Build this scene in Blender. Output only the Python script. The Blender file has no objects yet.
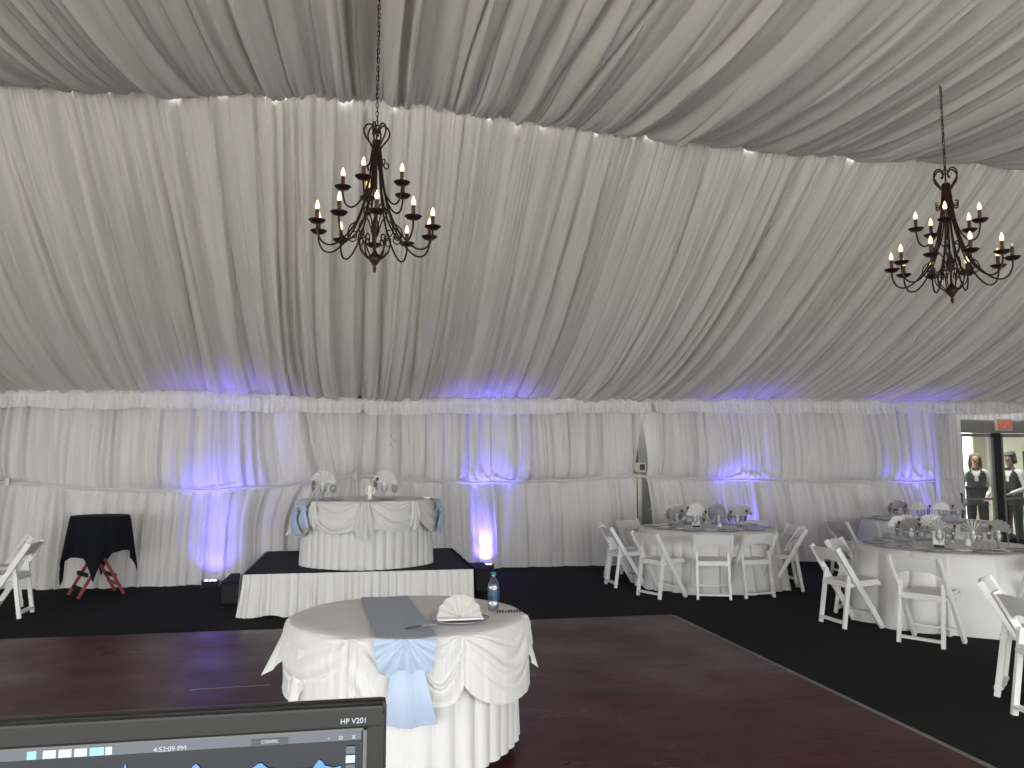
import bpy, bmesh, math, random
import numpy as np
from mathutils import Vector, Matrix, Euler
R = math.radians
PI = math.pi
rnd = random.Random(7)
scn = bpy.context.scene
COL = scn.collection

# ---------------------------------------------------------------- camera
F = 800.0; YAW = R(10.8); PITCH = math.atan(81 / 800); H = 1.62
cd = bpy.data.cameras.new('camera'); cam = bpy.data.objects.new('camera', cd); COL.objects.link(cam)
cd.sensor_width = 36; cd.lens = 36 * F / 1024; cd.clip_start = 0.05; cd.clip_end = 200
cam.location = (0, 0, H)
cam.rotation_euler = (PI / 2 + PITCH, 0, -YAW)
scn.camera = cam
scn.view_settings.view_transform = 'Standard'
scn.view_settings.look = 'None'
scn.view_settings.gamma = 1
scn.view_settings.use_curve_mapping = False
scn.view_settings.exposure = 2.85

def proj_x(v):
    X, Y, Z = v[0], v[1], v[2] - H
    d = X * math.sin(YAW) + Y * math.cos(YAW); r = X * math.cos(YAW) - Y * math.sin(YAW)
    return 512 + F * r / (d * math.cos(PITCH) + Z * math.sin(PITCH))

# ---------------------------------------------------------------- materials
def mat(name, col, rough=.6, metal=0, spec=.5, emit=None, estr=0, sheen=0, noise=None, bump=None, trans=0, coat=0):
    m = bpy.data.materials.new(name); m.use_nodes = True
    nt = m.node_tree; b = nt.nodes['Principled BSDF']
    b.inputs['Base Color'].default_value = (*col, 1)
    b.inputs['Roughness'].default_value = rough
    b.inputs['Metallic'].default_value = metal
    b.inputs['Specular IOR Level'].default_value = spec
    b.inputs['Sheen Weight'].default_value = sheen
    b.inputs['Coat Weight'].default_value = coat
    if trans: b.inputs['Transmission Weight'].default_value = trans
    if emit: b.inputs['Emission Color'].default_value = (*emit, 1); b.inputs['Emission Strength'].default_value = estr
    if noise:
        sc, amt = noise
        tc = nt.nodes.new('ShaderNodeTexCoord'); n = nt.nodes.new('ShaderNodeTexNoise')
        n.inputs['Scale'].default_value = sc; n.inputs['Detail'].default_value = 4
        r = nt.nodes.new('ShaderNodeValToRGB')
        r.color_ramp.elements[0].position = .3; r.color_ramp.elements[1].position = .7
        r.color_ramp.elements[0].color = (*[c * (1 - amt) for c in col], 1)
        r.color_ramp.elements[1].color = (*[min(1, c * (1 + amt)) for c in col], 1)
        nt.links.new(tc.outputs['Object'], n.inputs['Vector']); nt.links.new(n.outputs['Fac'], r.inputs['Fac'])
        nt.links.new(r.outputs['Color'], b.inputs['Base Color'])
    if bump:
        sc, st = bump
        tc = nt.nodes.new('ShaderNodeTexCoord'); n = nt.nodes.new('ShaderNodeTexNoise')
        n.inputs['Scale'].default_value = sc; n.inputs['Detail'].default_value = 5
        bp = nt.nodes.new('ShaderNodeBump'); bp.inputs['Strength'].default_value = st; bp.inputs['Distance'].default_value = .01
        nt.links.new(tc.outputs['Object'], n.inputs['Vector']); nt.links.new(n.outputs['Fac'], bp.inputs['Height'])
        nt.links.new(bp.outputs['Normal'], b.inputs['Normal'])
    return m

def cloth_mat(name, col, through=.2, rough=.8, sheer=None):
    """thin cloth: diffuse with some light coming through from behind; long faint weave streaks"""
    m = bpy.data.materials.new(name); m.use_nodes = True
    nt = m.node_tree; b = nt.nodes['Principled BSDF']; out = nt.nodes['Material Output']
    b.inputs['Roughness'].default_value = rough; b.inputs['Specular IOR Level'].default_value = .25
    tc = nt.nodes.new('ShaderNodeTexCoord'); mp = nt.nodes.new('ShaderNodeMapping')
    mp.inputs['Scale'].default_value = (9, .25, .6)
    n = nt.nodes.new('ShaderNodeTexNoise'); n.inputs['Scale'].default_value = 2.2; n.inputs['Detail'].default_value = 3
    r = nt.nodes.new('ShaderNodeValToRGB')
    r.color_ramp.elements[0].position = .35; r.color_ramp.elements[1].position = .65
    r.color_ramp.elements[0].color = (*[c * .88 for c in col], 1); r.color_ramp.elements[1].color = (*col, 1)
    nt.links.new(tc.outputs['Object'], mp.inputs['Vector']); nt.links.new(mp.outputs['Vector'], n.inputs['Vector'])
    nt.links.new(n.outputs['Fac'], r.inputs['Fac']); nt.links.new(r.outputs['Color'], b.inputs['Base Color'])
    t = nt.nodes.new('ShaderNodeBsdfTranslucent'); mx = nt.nodes.new('ShaderNodeMixShader')
    nt.links.new(r.outputs['Color'], t.inputs['Color'])
    mx.inputs['Fac'].default_value = through
    nt.links.new(b.outputs['BSDF'], mx.inputs[1]); nt.links.new(t.outputs['BSDF'], mx.inputs[2])
    nt.links.new(mx.outputs['Shader'], out.inputs['Surface'])
    return m

def glass_mat(name, tint=(1, 1, 1), refl=.12, edge=.6):
    m = bpy.data.materials.new(name); m.use_nodes = True
    nt = m.node_tree; nt.nodes.remove(nt.nodes['Principled BSDF']); out = nt.nodes['Material Output']
    t = nt.nodes.new('ShaderNodeBsdfTransparent'); t.inputs['Color'].default_value = (*tint, 1)
    g = nt.nodes.new('ShaderNodeBsdfGlossy'); g.inputs['Roughness'].default_value = .05
    lw = nt.nodes.new('ShaderNodeLayerWeight'); lw.inputs['Blend'].default_value = .35
    ma = nt.nodes.new('ShaderNodeMath'); ma.operation = 'MULTIPLY_ADD'; ma.inputs[1].default_value = edge; ma.inputs[2].default_value = refl
    mx = nt.nodes.new('ShaderNodeMixShader')
    nt.links.new(lw.outputs['Facing'], ma.inputs[0]); nt.links.new(ma.outputs[0], mx.inputs['Fac'])
    nt.links.new(t.outputs[0], mx.inputs[1]); nt.links.new(g.outputs[0], mx.inputs[2]); nt.links.new(mx.outputs[0], out.inputs['Surface'])
    return m

def wood_floor_mat():
    m = mat('dance_floor_wood', (.06, .03, .025), .30, spec=.5)
    nt = m.node_tree; b = nt.nodes['Principled BSDF']; b.inputs['IOR'].default_value = 1.17
    tc = nt.nodes.new('ShaderNodeTexCoord')
    br = nt.nodes.new('ShaderNodeTexBrick'); br.offset = 0; br.squash = 1
    br.inputs['Scale'].default_value = 1; br.inputs['Brick Width'].default_value = .9; br.inputs['Row Height'].default_value = .9
    br.inputs['Mortar Size'].default_value = .004; br.inputs['Mortar Smooth'].default_value = .3
    br.inputs['Color1'].default_value = (.052, .012, .012, 1); br.inputs['Color2'].default_value = (.066, .016, .015, 1)
    br.inputs['Mortar'].default_value = (.02, .01, .01, 1)
    b2 = nt.nodes.new('ShaderNodeTexBrick'); b2.offset = .5
    b2.inputs['Scale'].default_value = 1; b2.inputs['Brick Width'].default_value = .3; b2.inputs['Row Height'].default_value = .075
    b2.inputs['Mortar Size'].default_value = .001
    b2.inputs['Color1'].default_value = (.75, .75, .75, 1); b2.inputs['Color2'].default_value = (1.25, 1.2, 1.15, 1); b2.inputs['Mortar'].default_value = (.6, .6, .6, 1)
    mp = nt.nodes.new('ShaderNodeMapping'); mp.inputs['Scale'].default_value = (1.5, 9, 1)
    n = nt.nodes.new('ShaderNodeTexNoise'); n.inputs['Scale'].default_value = 4; n.inputs['Detail'].default_value = 6
    mu = nt.nodes.new('ShaderNodeMix'); mu.data_type = 'RGBA'; mu.blend_type = 'MULTIPLY'; mu.inputs['Factor'].default_value = 1
    L = nt.links
    L.new(tc.outputs['Object'], br.inputs['Vector']); L.new(tc.outputs['Object'], b2.inputs['Vector'])
    L.new(tc.outputs['Object'], mp.inputs['Vector']); L.new(mp.outputs['Vector'], n.inputs['Vector'])
    L.new(br.outputs['Color'], mu.inputs['A']); L.new(b2.outputs['Color'], mu.inputs['B'])
    L.new(mu.outputs['Result'], b.inputs['Base Color'])
    n2 = nt.nodes.new('ShaderNodeTexNoise'); n2.inputs['Scale'].default_value = 1.3; n2.inputs['Detail'].default_value = 6
    L.new(tc.outputs['Object'], n2.inputs['Vector'])
    mr = nt.nodes.new('ShaderNodeMapRange'); mr.inputs['From Min'].default_value = .3; mr.inputs['From Max'].default_value = .7
    mr.inputs['To Min'].default_value = .24; mr.inputs['To Max'].default_value = .42
    L.new(n2.outputs['Fac'], mr.inputs['Value']); L.new(mr.outputs['Result'], b.inputs['Roughness'])
    bp = nt.nodes.new('ShaderNodeBump'); bp.inputs['Strength'].default_value = .15; bp.inputs['Distance'].default_value = .01
    L.new(n.outputs['Fac'], bp.inputs['Height']); L.new(bp.outputs['Normal'], b.inputs['Normal'])
    return m

M = dict(
    liner=cloth_mat('tent_liner_fabric', (.74, .705, .645), .004),
    drape=cloth_mat('wall_drape_fabric', (.735, .725, .71), .01),
    valance=cloth_mat('valance_fabric', (.79, .785, .77), .01),
    cloth=mat('white_table_linen', (.68, .68, .665), .6, sheen=.1),
    satin=mat('white_satin', (.62, .62, .60), .5, spec=.3, sheen=.2),
    blue=mat('pale_blue_satin', (.40, .49, .62), .42, spec=.35, sheen=.2),
    runner=mat('pale_blue_satin_shaded', (.40, .45, .56), .55, spec=.3),  # same satin as blue, the table top's dimmer light put into the colour
    carpet=mat('dark_carpet', (.017, .017, .018), .95, spec=.1, noise=(60, .35), bump=(300, .5)),
    wood=wood_floor_mat(),
    edge=mat('aluminium_edge', (.13, .13, .12), .6, metal=.0, noise=(8, .2)),
    black=mat('black_cloth', (.008, .009, .012), .9, spec=.15),
    blackp=mat('black_paint', (.01, .01, .014), .6, spec=.25),
    deck=mat('black_stage_deck', (.012, .012, .016), .8, spec=.2, bump=(80, .2)),
    red=mat('red_stained_wood', (.26, .035, .035), .5, noise=(12, .25)),
    strap=mat('black_strap', (.01, .01, .01), .8),
    chair=mat('white_resin', (.78, .78, .75), .35, spec=.5),
    vinyl=mat('white_vinyl_seat', (.72, .72, .70), .45, spec=.4),
    bronze=mat('dark_bronze_iron', (.045, .024, .018), .45, metal=.7, noise=(30, .4)),
    sleeve=mat('brown_candle_sleeve', (.07, .03, .02), .5),
    bulb=mat('lit_flame_bulb', (1, .8, .5), .3, emit=(1, .60, .27), estr=.42),
    bulboff=glass_mat('unlit_clear_bulb', (.9, .9, .88), .25),
    glass=glass_mat('thin_glass', (.93, .94, .95), .10),
    charger=mat('silver_charger', (.46, .46, .50), .25, metal=.75),
    napkin=mat('napkin_linen', (.88, .88, .85), .7),
    china=mat('white_china', (.8, .8, .78), .2, spec=.6),
    berry=mat('dark_red_strawberry', (.13, .012, .015), .4),
    leaf=mat('green_leaf', (.06, .13, .03), .6),
    drink=glass_mat('pale_champagne', (.90, .86, .62), .05),
    silver=mat('polished_silver', (.62, .62, .62), .2, metal=1),
    darksteel=mat('dark_steel', (.10, .09, .09), .3, metal=.9),
    pole=mat('brushed_aluminium', (.50, .48, .42), .45, metal=.5),
    darkpole=mat('dark_gap_metal', (.03, .03, .03), .6),
    beige=mat('beige_plastic', (.48, .46, .38), .5),
    frame=mat('grey_door_metal', (.25, .25, .235), .5, metal=.3),
    darkframe=mat('black_door_metal', (.015, .015, .015), .5),
    tint=glass_mat('door_glass', (.80, .82, .80), .02, .25),
    exitw=mat('exit_sign_case', (.50, .44, .36), .6),
    exitr=mat('exit_sign_red', (.6, .04, .02), .5, emit=(1, .12, .06), estr=.07),
    maroon=mat('maroon_board', (.09, .012, .014), .5),
    cream=mat('cream_vestibule_paint', (.55, .53, .44), .8),
    card=mat('white_card', (.78, .78, .75), .7),
    ink=mat('black_ink', (.02, .02, .02), .7),
    bezel=mat('monitor_bezel', (.012, .013, .012), .32, spec=.2),
    bezel_in=mat('monitor_inner_lip', (.06, .06, .06), .35),
    pet=glass_mat('clear_bottle_plastic', (.88, .92, .95), .12),
    label=mat('blue_bottle_label', (.01, .055, .11), .4, noise=(60, .5)),
    cap=mat('teal_bottle_cap', (.02, .16, .15), .4),
    lens=mat('blue_led_lens', (.1, .1, .5), .3, emit=(.30, .25, 1), estr=1.2),
    skin=mat('skin_tone', (.42, .24, .17), .6),
    skind=mat('darker_skin_tone', (.20, .11, .075), .6),
    shirt=mat('white_shirt', (.62, .62, .60), .8),
    vest=mat('dark_waistcoat', (.012, .014, .016), .8),
    trouser=mat('black_trousers', (.008, .010, .010), .85),
    hairb=mat('light_brown_hair', (.10, .065, .035), .6, noise=(40, .4)),
    haird=mat('black_hair', (.010, .008, .007), .5),
    shoe=mat('black_leather', (.01, .01, .01), .3),
    concrete=mat('outside_bounce_ground', (.75, .74, .70), .9, noise=(3, .15)),  # unseen ground, made pale to bounce sky light up to the ceiling
    candle=mat('white_wax', (.85, .84, .8), .5),
    table=mat('plywood_table', (.35, .25, .15), .6),
    screen=mat('monitor_screen', (.003, .004, .006), .15, spec=.25, emit=(.030, .040, .065), estr=.04),
)
def emis(name, col, s):
    return mat(name, (.01, .01, .01), .3, emit=col, estr=s)
M['ui_bar'] = emis('screen_toolbar', (.10, .12, .16), .14)
M['ui_btn'] = emis('screen_button_white', (.7, .75, .85), .16)
M['ui_cyan'] = emis('screen_button_cyan', (.3, .7, .95), .18)
M['ui_wave'] = emis('screen_waveform_blue', (.06, .28, .75), .2)
M['ui_dark'] = emis('screen_panel_dark', (.02, .03, .05), .1)

# ---------------------------------------------------------------- object helpers
def link_mesh(name, me, m=None, parent=None, smooth=False, loc=None, rot=None):
    o = bpy.data.objects.new(name, me); COL.objects.link(o)
    if m is not None and len(me.materials) == 0: me.materials.append(m)
    if smooth:
        me.polygons.foreach_set('use_smooth', [True] * len(me.polygons))
    if parent: o.parent = parent
    if loc: o.location = loc
    if rot: o.rotation_euler = rot
    return o

def pyd(name, vs, fs, m, parent=None, smooth=False, loc=None, rot=None):
    me = bpy.data.meshes.new(name); me.from_pydata([tuple(v) for v in vs], [], fs); me.update()
    return link_mesh(name, me, m, parent, smooth, loc, rot)

class MB:
    """collects simple shapes into one bmesh"""
    def __init__(s): s.bm = bmesh.new()
    def box(s, c, d, rot=None, bev=0):
        r = bmesh.ops.create_cube(s.bm, size=1)
        vs = r['verts']
        mt = Matrix.Translation(c) @ (rot.to_matrix().to_4x4() if rot else Matrix.Identity(4)) @ Matrix.Diagonal((*d, 1))
        bmesh.ops.transform(s.bm, matrix=mt, verts=vs)
        if bev:
            es = list({e for v in vs for e in v.link_edges})
            bmesh.ops.bevel(s.bm, geom=es, offset=bev, segments=2, affect='EDGES', profile=.7)
        return s
    def bar(s, a, b, w, d, up=(0, 1, 0), bev=0, w2=None):
        """box from a to b, width w (side) and depth d"""
        a = Vector(a); b = Vector(b); z = (b - a); L = z.length; z.normalize()
        x = Vector(up).cross(z); x.normalize(); y = z.cross(x)
        r = Matrix((x, y, z)).transposed()
        r4 = r.to_4x4(); r4.translation = (a + b) / 2
        q = bmesh.ops.create_cube(s.bm, size=1); vs = q['verts']
        bmesh.ops.transform(s.bm, matrix=r4 @ Matrix.Diagonal((w, d, L, 1)), verts=vs)
        if bev:
            es = list({e for v in vs for e in v.link_edges})
            bmesh.ops.bevel(s.bm, geom=es, offset=bev, segments=2, affect='EDGES', profile=.7)
        return s
    def tube(s, pts, r, n=8, closed=False, r_list=None, cap=True):
        pts = [Vector(p) for p in pts]; N = len(pts); rings = []
        prev = None
        for i, p in enumerate(pts):
            if closed: t = pts[(i + 1) % N] - pts[i - 1]
            else: t = pts[min(i + 1, N - 1)] - pts[max(i - 1, 0)]
            t.normalize()
            if prev is None:
                u = t.orthogonal()
            else:
                u = prev - t * prev.dot(t)
                if u.length < 1e-6: u = t.orthogonal()
            u.normalize(); prev = u; v = t.cross(u)
            rr = r_list[i] if r_list else r
            rings.append([s.bm.verts.new(p + (u * math.cos(2 * PI * k / n) + v * math.sin(2 * PI * k / n)) * rr) for k in range(n)])
        M_ = N if closed else N - 1
        for i in range(M_):
            A = rings[i]; B = rings[(i + 1) % N]
            for k in range(n):
                s.bm.faces.new((A[k], A[(k + 1) % n], B[(k + 1) % n], B[k]))
        if not closed and cap:
            s.bm.faces.new(rings[0][::-1]); s.bm.faces.new(rings[-1])
        return s
    def lathe(s, prof, n=24, c=(0, 0, 0)):
        rings = []
        for (r, z) in prof:
            if r < 1e-5: rings.append([s.bm.verts.new((c[0], c[1], c[2] + z))])
            else: rings.append([s.bm.verts.new((c[0] + r * math.cos(2 * PI * k / n), c[1] + r * math.sin(2 * PI * k / n), c[2] + z)) for k in range(n)])
        for A, B in zip(rings, rings[1:]):
            for k in range(n):
                k2 = (k + 1) % n
                if len(A) == 1 and len(B) == 1: continue
                if len(A) == 1: s.bm.faces.new((A[0], B[k], B[k2]))
                elif len(B) == 1: s.bm.faces.new((A[k], A[k2], B[0]))
                else: s.bm.faces.new((A[k], A[k2], B[k2], B[k]))
        return s
    def build(s, name, m, parent=None, smooth=False, loc=None, rot=None):
        me = bpy.data.meshes.new(name); bmesh.ops.recalc_face_normals(s.bm, faces=s.bm.faces)
        s.bm.to_mesh(me); s.bm.free()
        return link_mesh(name, me, m, parent, smooth, loc, rot)

def smooth_path(pts, k=6):
    """Catmull-Rom through pts"""
    P = [Vector(p) for p in pts]; out = []
    for i in range(len(P) - 1):
        p0 = P[max(i - 1, 0)]; p1 = P[i]; p2 = P[i + 1]; p3 = P[min(i + 2, len(P) - 1)]
        for j in range(k):
            t = j / k
            out.append(.5 * ((2 * p1) + (p2 - p0) * t + (2 * p0 - 5 * p1 + 4 * p2 - p3) * t * t + (3 * p1 - p0 - 3 * p2 + p3) * t ** 3))
    out.append(P[-1]); return out

def empty(name, loc=(0, 0, 0), rz=0):
    o = bpy.data.objects.new(name, None); COL.objects.link(o); o.location = loc; o.rotation_euler = (0, 0, rz)
    o.empty_display_size = .1
    return o
def tag(o, label, cat, group=None, kind=None):
    o['label'] = label; o['category'] = cat
    if group: o['group'] = group
    if kind: o['kind'] = kind
    return o
def struct(o):
    o['kind'] = 'structure'; return o
def kids(o): return [c for c in COL.objects if c.parent == o]
TREE = {}
def copy_tree(o, parent=None):
    c = o.copy(); COL.objects.link(c)
    if parent: c.parent = parent
    if o not in TREE: TREE[o] = kids(o)
    for ch in TREE[o]: copy_tree(ch, c)
    return c
ORD = ['first', 'second', 'third', 'fourth', 'fifth', 'sixth', 'seventh', 'eighth', 'ninth', 'tenth', 'eleventh', 'twelfth']
def label_row(objs, tmpl):
    for i, o in enumerate(sorted(objs, key=lambda q: proj_x(q.location))):
        o['label'] = tmpl.format(ORD[i])

def grid(name, U, V, fn, m, parent=None, smooth=True, keep=None):
    """surface from arrays; fn(Ugrid, Vgrid)->X,Y,Z"""
    u, v = np.meshgrid(U, V)
    X, Y, Z = fn(u, v)
    nu, nv = len(U), len(V)
    vs = np.stack([X.ravel(), Y.ravel(), Z.ravel()], 1)
    i = np.arange(nu * nv).reshape(nv, nu)
    f = np.stack([i[:-1, :-1].ravel(), i[:-1, 1:].ravel(), i[1:, 1:].ravel(), i[1:, :-1].ravel()], 1)
    if keep is not None:
        cu = (u[:-1, :-1] + u[1:, 1:]) / 2; cv = (v[:-1, :-1] + v[1:, 1:]) / 2
        f = f[keep(cu, cv).ravel()]
    me = bpy.data.meshes.new(name); me.from_pydata(vs.tolist(), [], f.tolist()); me.update()
    return link_mesh(name, me, m, parent, smooth)

def pleats(u, seed, wmin, wmax, power=.7, must=(), knife=.0):
    """irregular folds: rounded lobes with sharp creases, some pressed over their neighbour; values 0..1"""
    rg = np.random.RandomState(seed)
    lo, hi = float(u.min()) - 1, float(u.max()) + 1
    k = [lo]
    while k[-1] < hi: k.append(k[-1] + rg.uniform(wmin, wmax) * (1 if rg.rand() > .3 else .55))
    k = np.array(sorted(set(k) | set(must)))
    amp = rg.uniform(.4, 1, len(k)); skew = np.exp(rg.uniform(-1.0, 1.0, len(k)))
    kn = rg.rand(len(k)) < knife; side = np.sin(k * 1.3 + seed) + rg.uniform(-.5, .5, len(k)) > 0; q = rg.uniform(.7, 1.8, len(k)); ew = rg.uniform(.05, .12, len(k))
    i = np.clip(np.searchsorted(k, u.ravel()) - 1, 0, len(k) - 2)
    w = np.clip((u.ravel() - k[i]) / (k[i + 1] - k[i]), 0, 1)
    h = np.sin(PI * w ** skew[i]) ** power
    wf = np.where(side[i], w, 1 - w); e = ew[i]
    hk = np.where(wf < 1 - e, (np.clip(wf, 0, 1) / (1 - e)) ** q[i], np.clip((1 - wf) / e, 0, 1))
    h = np.where(kn[i], hk, h) * amp[i]
    return h.reshape(u.shape)

# ---------------------------------------------------------------- tent shell
YR = 7.75; YR2 = 2.7
EX = [-9.5, -5.6, -4.7, -3.4, 0, 4.7, 9, 14.5]
def z_eave(x): return np.interp(x, EX, [2.60, 2.56, 2.63, 2.64, 2.63, 2.73, 2.76, 2.78])
def y_wall(x): return np.interp(x, [-9.5, -5.6, -4.6, -2.4, 0, 2.2, 7, 9.5, 14.5], [13.0, 12.7, 12.05, 12.0, 12.6, 12.85, 12.8, 12.65, 12.65])
def z_line(x): return np.interp(x, [-9.5, -3.3, -1.5, -.05, 2.15, 4.56, 7.56, 14.5], [5.0, 5.12, 5.18, 5.27, 5.14, 5.08, 5.14, 5.2])
def sag_near(x): return np.interp(x, [-9.5, -4.6, -2.15, -1.0, 0, 1.45, 3.3, 4.8, 7, 14.5], [.4, .3, .45, .28, .07, .14, .43, .26, .36, .4])
XL, XR = -9.5, 14.3
raf = [-4.57, 0, 4.7, 9.2]
def rafter_gap(u, w=.05):
    g = np.zeros_like(u)
    for r in raf: g += np.exp(-((u - r) / w) ** 2)
    return g

Uc = np.arange(XL, XR + .001, .008)
# far slope: v 0 at the crease, 1 at the eave
def far_fn(u, v0):
    v = np.clip(v0, 0, 1)
    yw = y_wall(u) - .02
    y = YR + (yw - YR) * v
    z = z_line(u) + (z_eave(u) - z_line(u)) * v
    sag = .34 * 4 * v * (1 - v) * (1 + .25 * np.cos(u * 1.37))
    z = z - sag
    big = pleats(u + .06 * np.sin(v * 3 + u), 3, .16, .46, .55, raf, .7)
    md = pleats(u + .10 * v * np.sin(u * 1.7), 8, .08, .24, .6, (), .5)
    fine = pleats(u, 11, .045, .10, .6)
    f_end = np.exp(-v / .16) + .5 * np.exp(-(1 - v) / .10)
    d = .19 * big * (.3 + .7 * np.sin(PI * np.clip(v, 0, 1)) ** .6) + .055 * md + .03 * fine * np.clip(f_end, 0, 1)
    d = d - .10 * rafter_gap(u, .03) * np.clip(np.sin(PI * v), 0, 1) ** .4
    n = np.array([0, -.43, -.9])
    x = u + .04 * np.sin(2.1 * u) * np.sin(PI * v)
    return x, y + n[1] * d, z + n[2] * d + .22 * (v0 < 0)  # upstand row added above the crease to shut out sky light
struct(grid('ceiling', Uc, np.concatenate([[-.02], np.linspace(0, 1, 34)]), far_fn, M['liner']))
# near swag between crease at YR and the mirror crease at YR2
def near_fn(u, v):
    y = YR + (YR2 - YR) * v
    s = 4 * v * (1 - v)
    z = z_line(u) + .015 - sag_near(u) * s ** .85
    big = pleats(u + .06 * np.sin(v * 4 + u * .7), 21, .16, .5, .6, [0, 4.7, 9.2, -4.57], .65)
    mid = pleats(u + .1 * v, 25, .08, .26, .6, (), .5)
    fine = pleats(u, 31, .05, .13, .6)
    e = np.exp(-v / .11) + np.exp(-(1 - v) / .11)
    d = .19 * big * (.25 + .75 * np.clip(v / .12, 0, 1)) + .05 * mid + .05 * fine * np.clip(e, 0, 1)
    d = d - .10 * np.exp(-((u - 0) / .05) ** 2) * np.clip(v * 10, 0, 1)
    return u, y, z - d * .98 + .03 * np.clip(1 - v * 12, 0, 1) * 0
struct(grid('ceiling', Uc, np.linspace(0, 1, 40) ** 1.25, near_fn, M['liner']))
# front slope, from the mirror crease down over the open front side
def front_fn(u, v):
    y = YR2 + (-2.1 - YR2) * v
    z = z_line(u) + (2.75 - z_line(u)) * v - .3 * 4 * v * (1 - v)
    d = .08 * pleats(u, 41, .2, .5, .75, raf)
    return u, y, z - d
struct(grid('ceiling', np.arange(XL, XR, .03), np.linspace(0, 1, 14), front_fn, M['liner']))
# white hem cord along the crease
cr = MB()
cr.tube([(x, YR - .01, float(z_line(x)) - .012 + .006 * math.sin(x * 37)) for x in np.arange(XL, XR, .12)], .009, 6)
struct(cr.build('trim_1', M['valance'], smooth=True))

struct(MB().tube([(float(x), YR + .03, float(z_line(x)) + .075) for x in np.arange(XL, XR + .3, .4)], .075, 8).build('leak_block', M['pole'], smooth=True)).name = 'trim_15'  # unseen tube added over the crease to block sky leaking through
# back wall drapes
BZ = [-9.5, -5.6, -4.66, -3.5, -2.49, -1.2, -.05, .9, 1.93, 3.2, 4.56, 5.7, 7.5, 9.5, 10.7]
BV = [1.3, 1.38, 1.39, 1.29, 1.26, 1.31, 1.46, 1.38, 1.335, 1.365, 1.43, 1.38, 1.34, 1.33, 1.39]
def z_band(x): return np.interp(x, BZ, BV)
KN = [(-4.62, .9, .45, -1), (-.05, 1.0, .55, -1), (-4.1, .5, .35, 1), (-.05, .35, .3, 1), (4.62, .5, .35, 1)]
def wall_fn(u, z0):
    # z0: 0 floor, 1 band, 2 eave
    zb = z_band(u); ze = z_eave(u) - .04
    z = np.where(z0 < 1, .012 + (zb - .012) * z0, zb + (ze - zb) * (z0 - 1))
    t_up = np.clip(2 - z0, 0, 1); t = np.where(z0 >= 1, t_up ** 1.6, np.clip(1 - (1 - z0) * 2.4, 0, 1) ** 1.3)
    x = u.copy()
    for (kx, wd, st, side) in KN:
        dd = (u - kx) * side
        g = np.where(dd > 0, np.exp(-((dd) / wd) ** 2), 0)
        x = x + (kx - u) * g * st * t
    yb = y_wall(u)
    hem = np.interp(u, [-9.5, -5, -4, -1, 1.5, 3, 6, 8, 10.6], [.15, .2, .35, .35, .2, .12, .15, .25, .3])
    bul = np.where(z0 >= 1, .17 * np.sin(PI * np.clip((z0 - 1), 0, 1) ** .55) ** 1.0, 0)
    low = np.where(z0 < 1, hem * (1 - z0) ** 1.3 + .05 * np.sin(PI * z0), 0)
    off = bul * (.8 + .4 * np.sin(u * 2.3 + 1)) + low
    big = pleats(u, 51, .16, .55, .6, (), .4)
    mid = pleats(u + .05 * z0, 57, .06, .2, .6, (), .3)
    lowp = pleats(u + .02 * z0, 61, .16, .5, .6, (), .4)
    gather = np.exp(-np.abs(z0 - 1) / .12) + np.exp(-(2 - z0) / .12)
    d = np.where(z0 >= 1, .16 * big, .15 * lowp) + .028 * mid
    d = d * (1 - .45 * np.exp(-np.abs(z0 - 1) / .1)) + .01 * gather * mid
    return x, yb - .03 - off - d, z
zz = np.concatenate([np.linspace(0, 1, 16) ** .8, 1 + np.linspace(0, 1, 18)[1:] ** 1.2])
def gapw(z0):  # half width of the opening at the pole
    return np.interp(z0, [0, .9, 1.0, 1.25, 1.6, 2], [.13, .13, .13, .11, .05, .012])
def wall_panel(name, x0, x1, lgap, rgap):
    U = np.arange(x0, x1, .013)
    def fn(u, v):
        a = (u - x0) / (x1 - x0)
        uu = u + (lgap * gapw(v) * np.exp(-(u - x0) / .25)) - (rgap * gapw(v) * np.exp(-(x1 - u) / .25))
        return wall_fn(uu, v)
    return struct(grid(name, U, zz, fn, M['drape']))
wall_panel('wall_back', XL, 4.60, 0, 1)
wp = wall_panel('wall_back', 4.62, 9.95, 1, 0)

# last drape end pulled aside from the door
def tail_fn(u, v):
    # u 0..1 across, v 0 bottom..1 top
    xr = np.interp(v, [0, .40, .52, .75, .95, 1], [10.40, 10.36, 10.08, 10.16, 10.32, 10.36])
    x = 9.90 + (xr - 9.90) * u
    d = .10 * pleats(u * 1.2, 77, .12, .26, .7) + .12 * np.sin(PI * v)
    return x, 12.55 - d, .02 + 2.72 * v
struct(grid('wall_back', np.linspace(0, 1, 50), np.linspace(0, 1, 24), tail_fn, M['drape']))

struct(grid('wall_back', np.arange(10.05, 10.66, .012), np.linspace(0, 1, 6), lambda u, v: (u, 12.70 - .08 * pleats(u, 79, .1, .25, .6), .012 + 2.65 * v), M['drape']))
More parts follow.
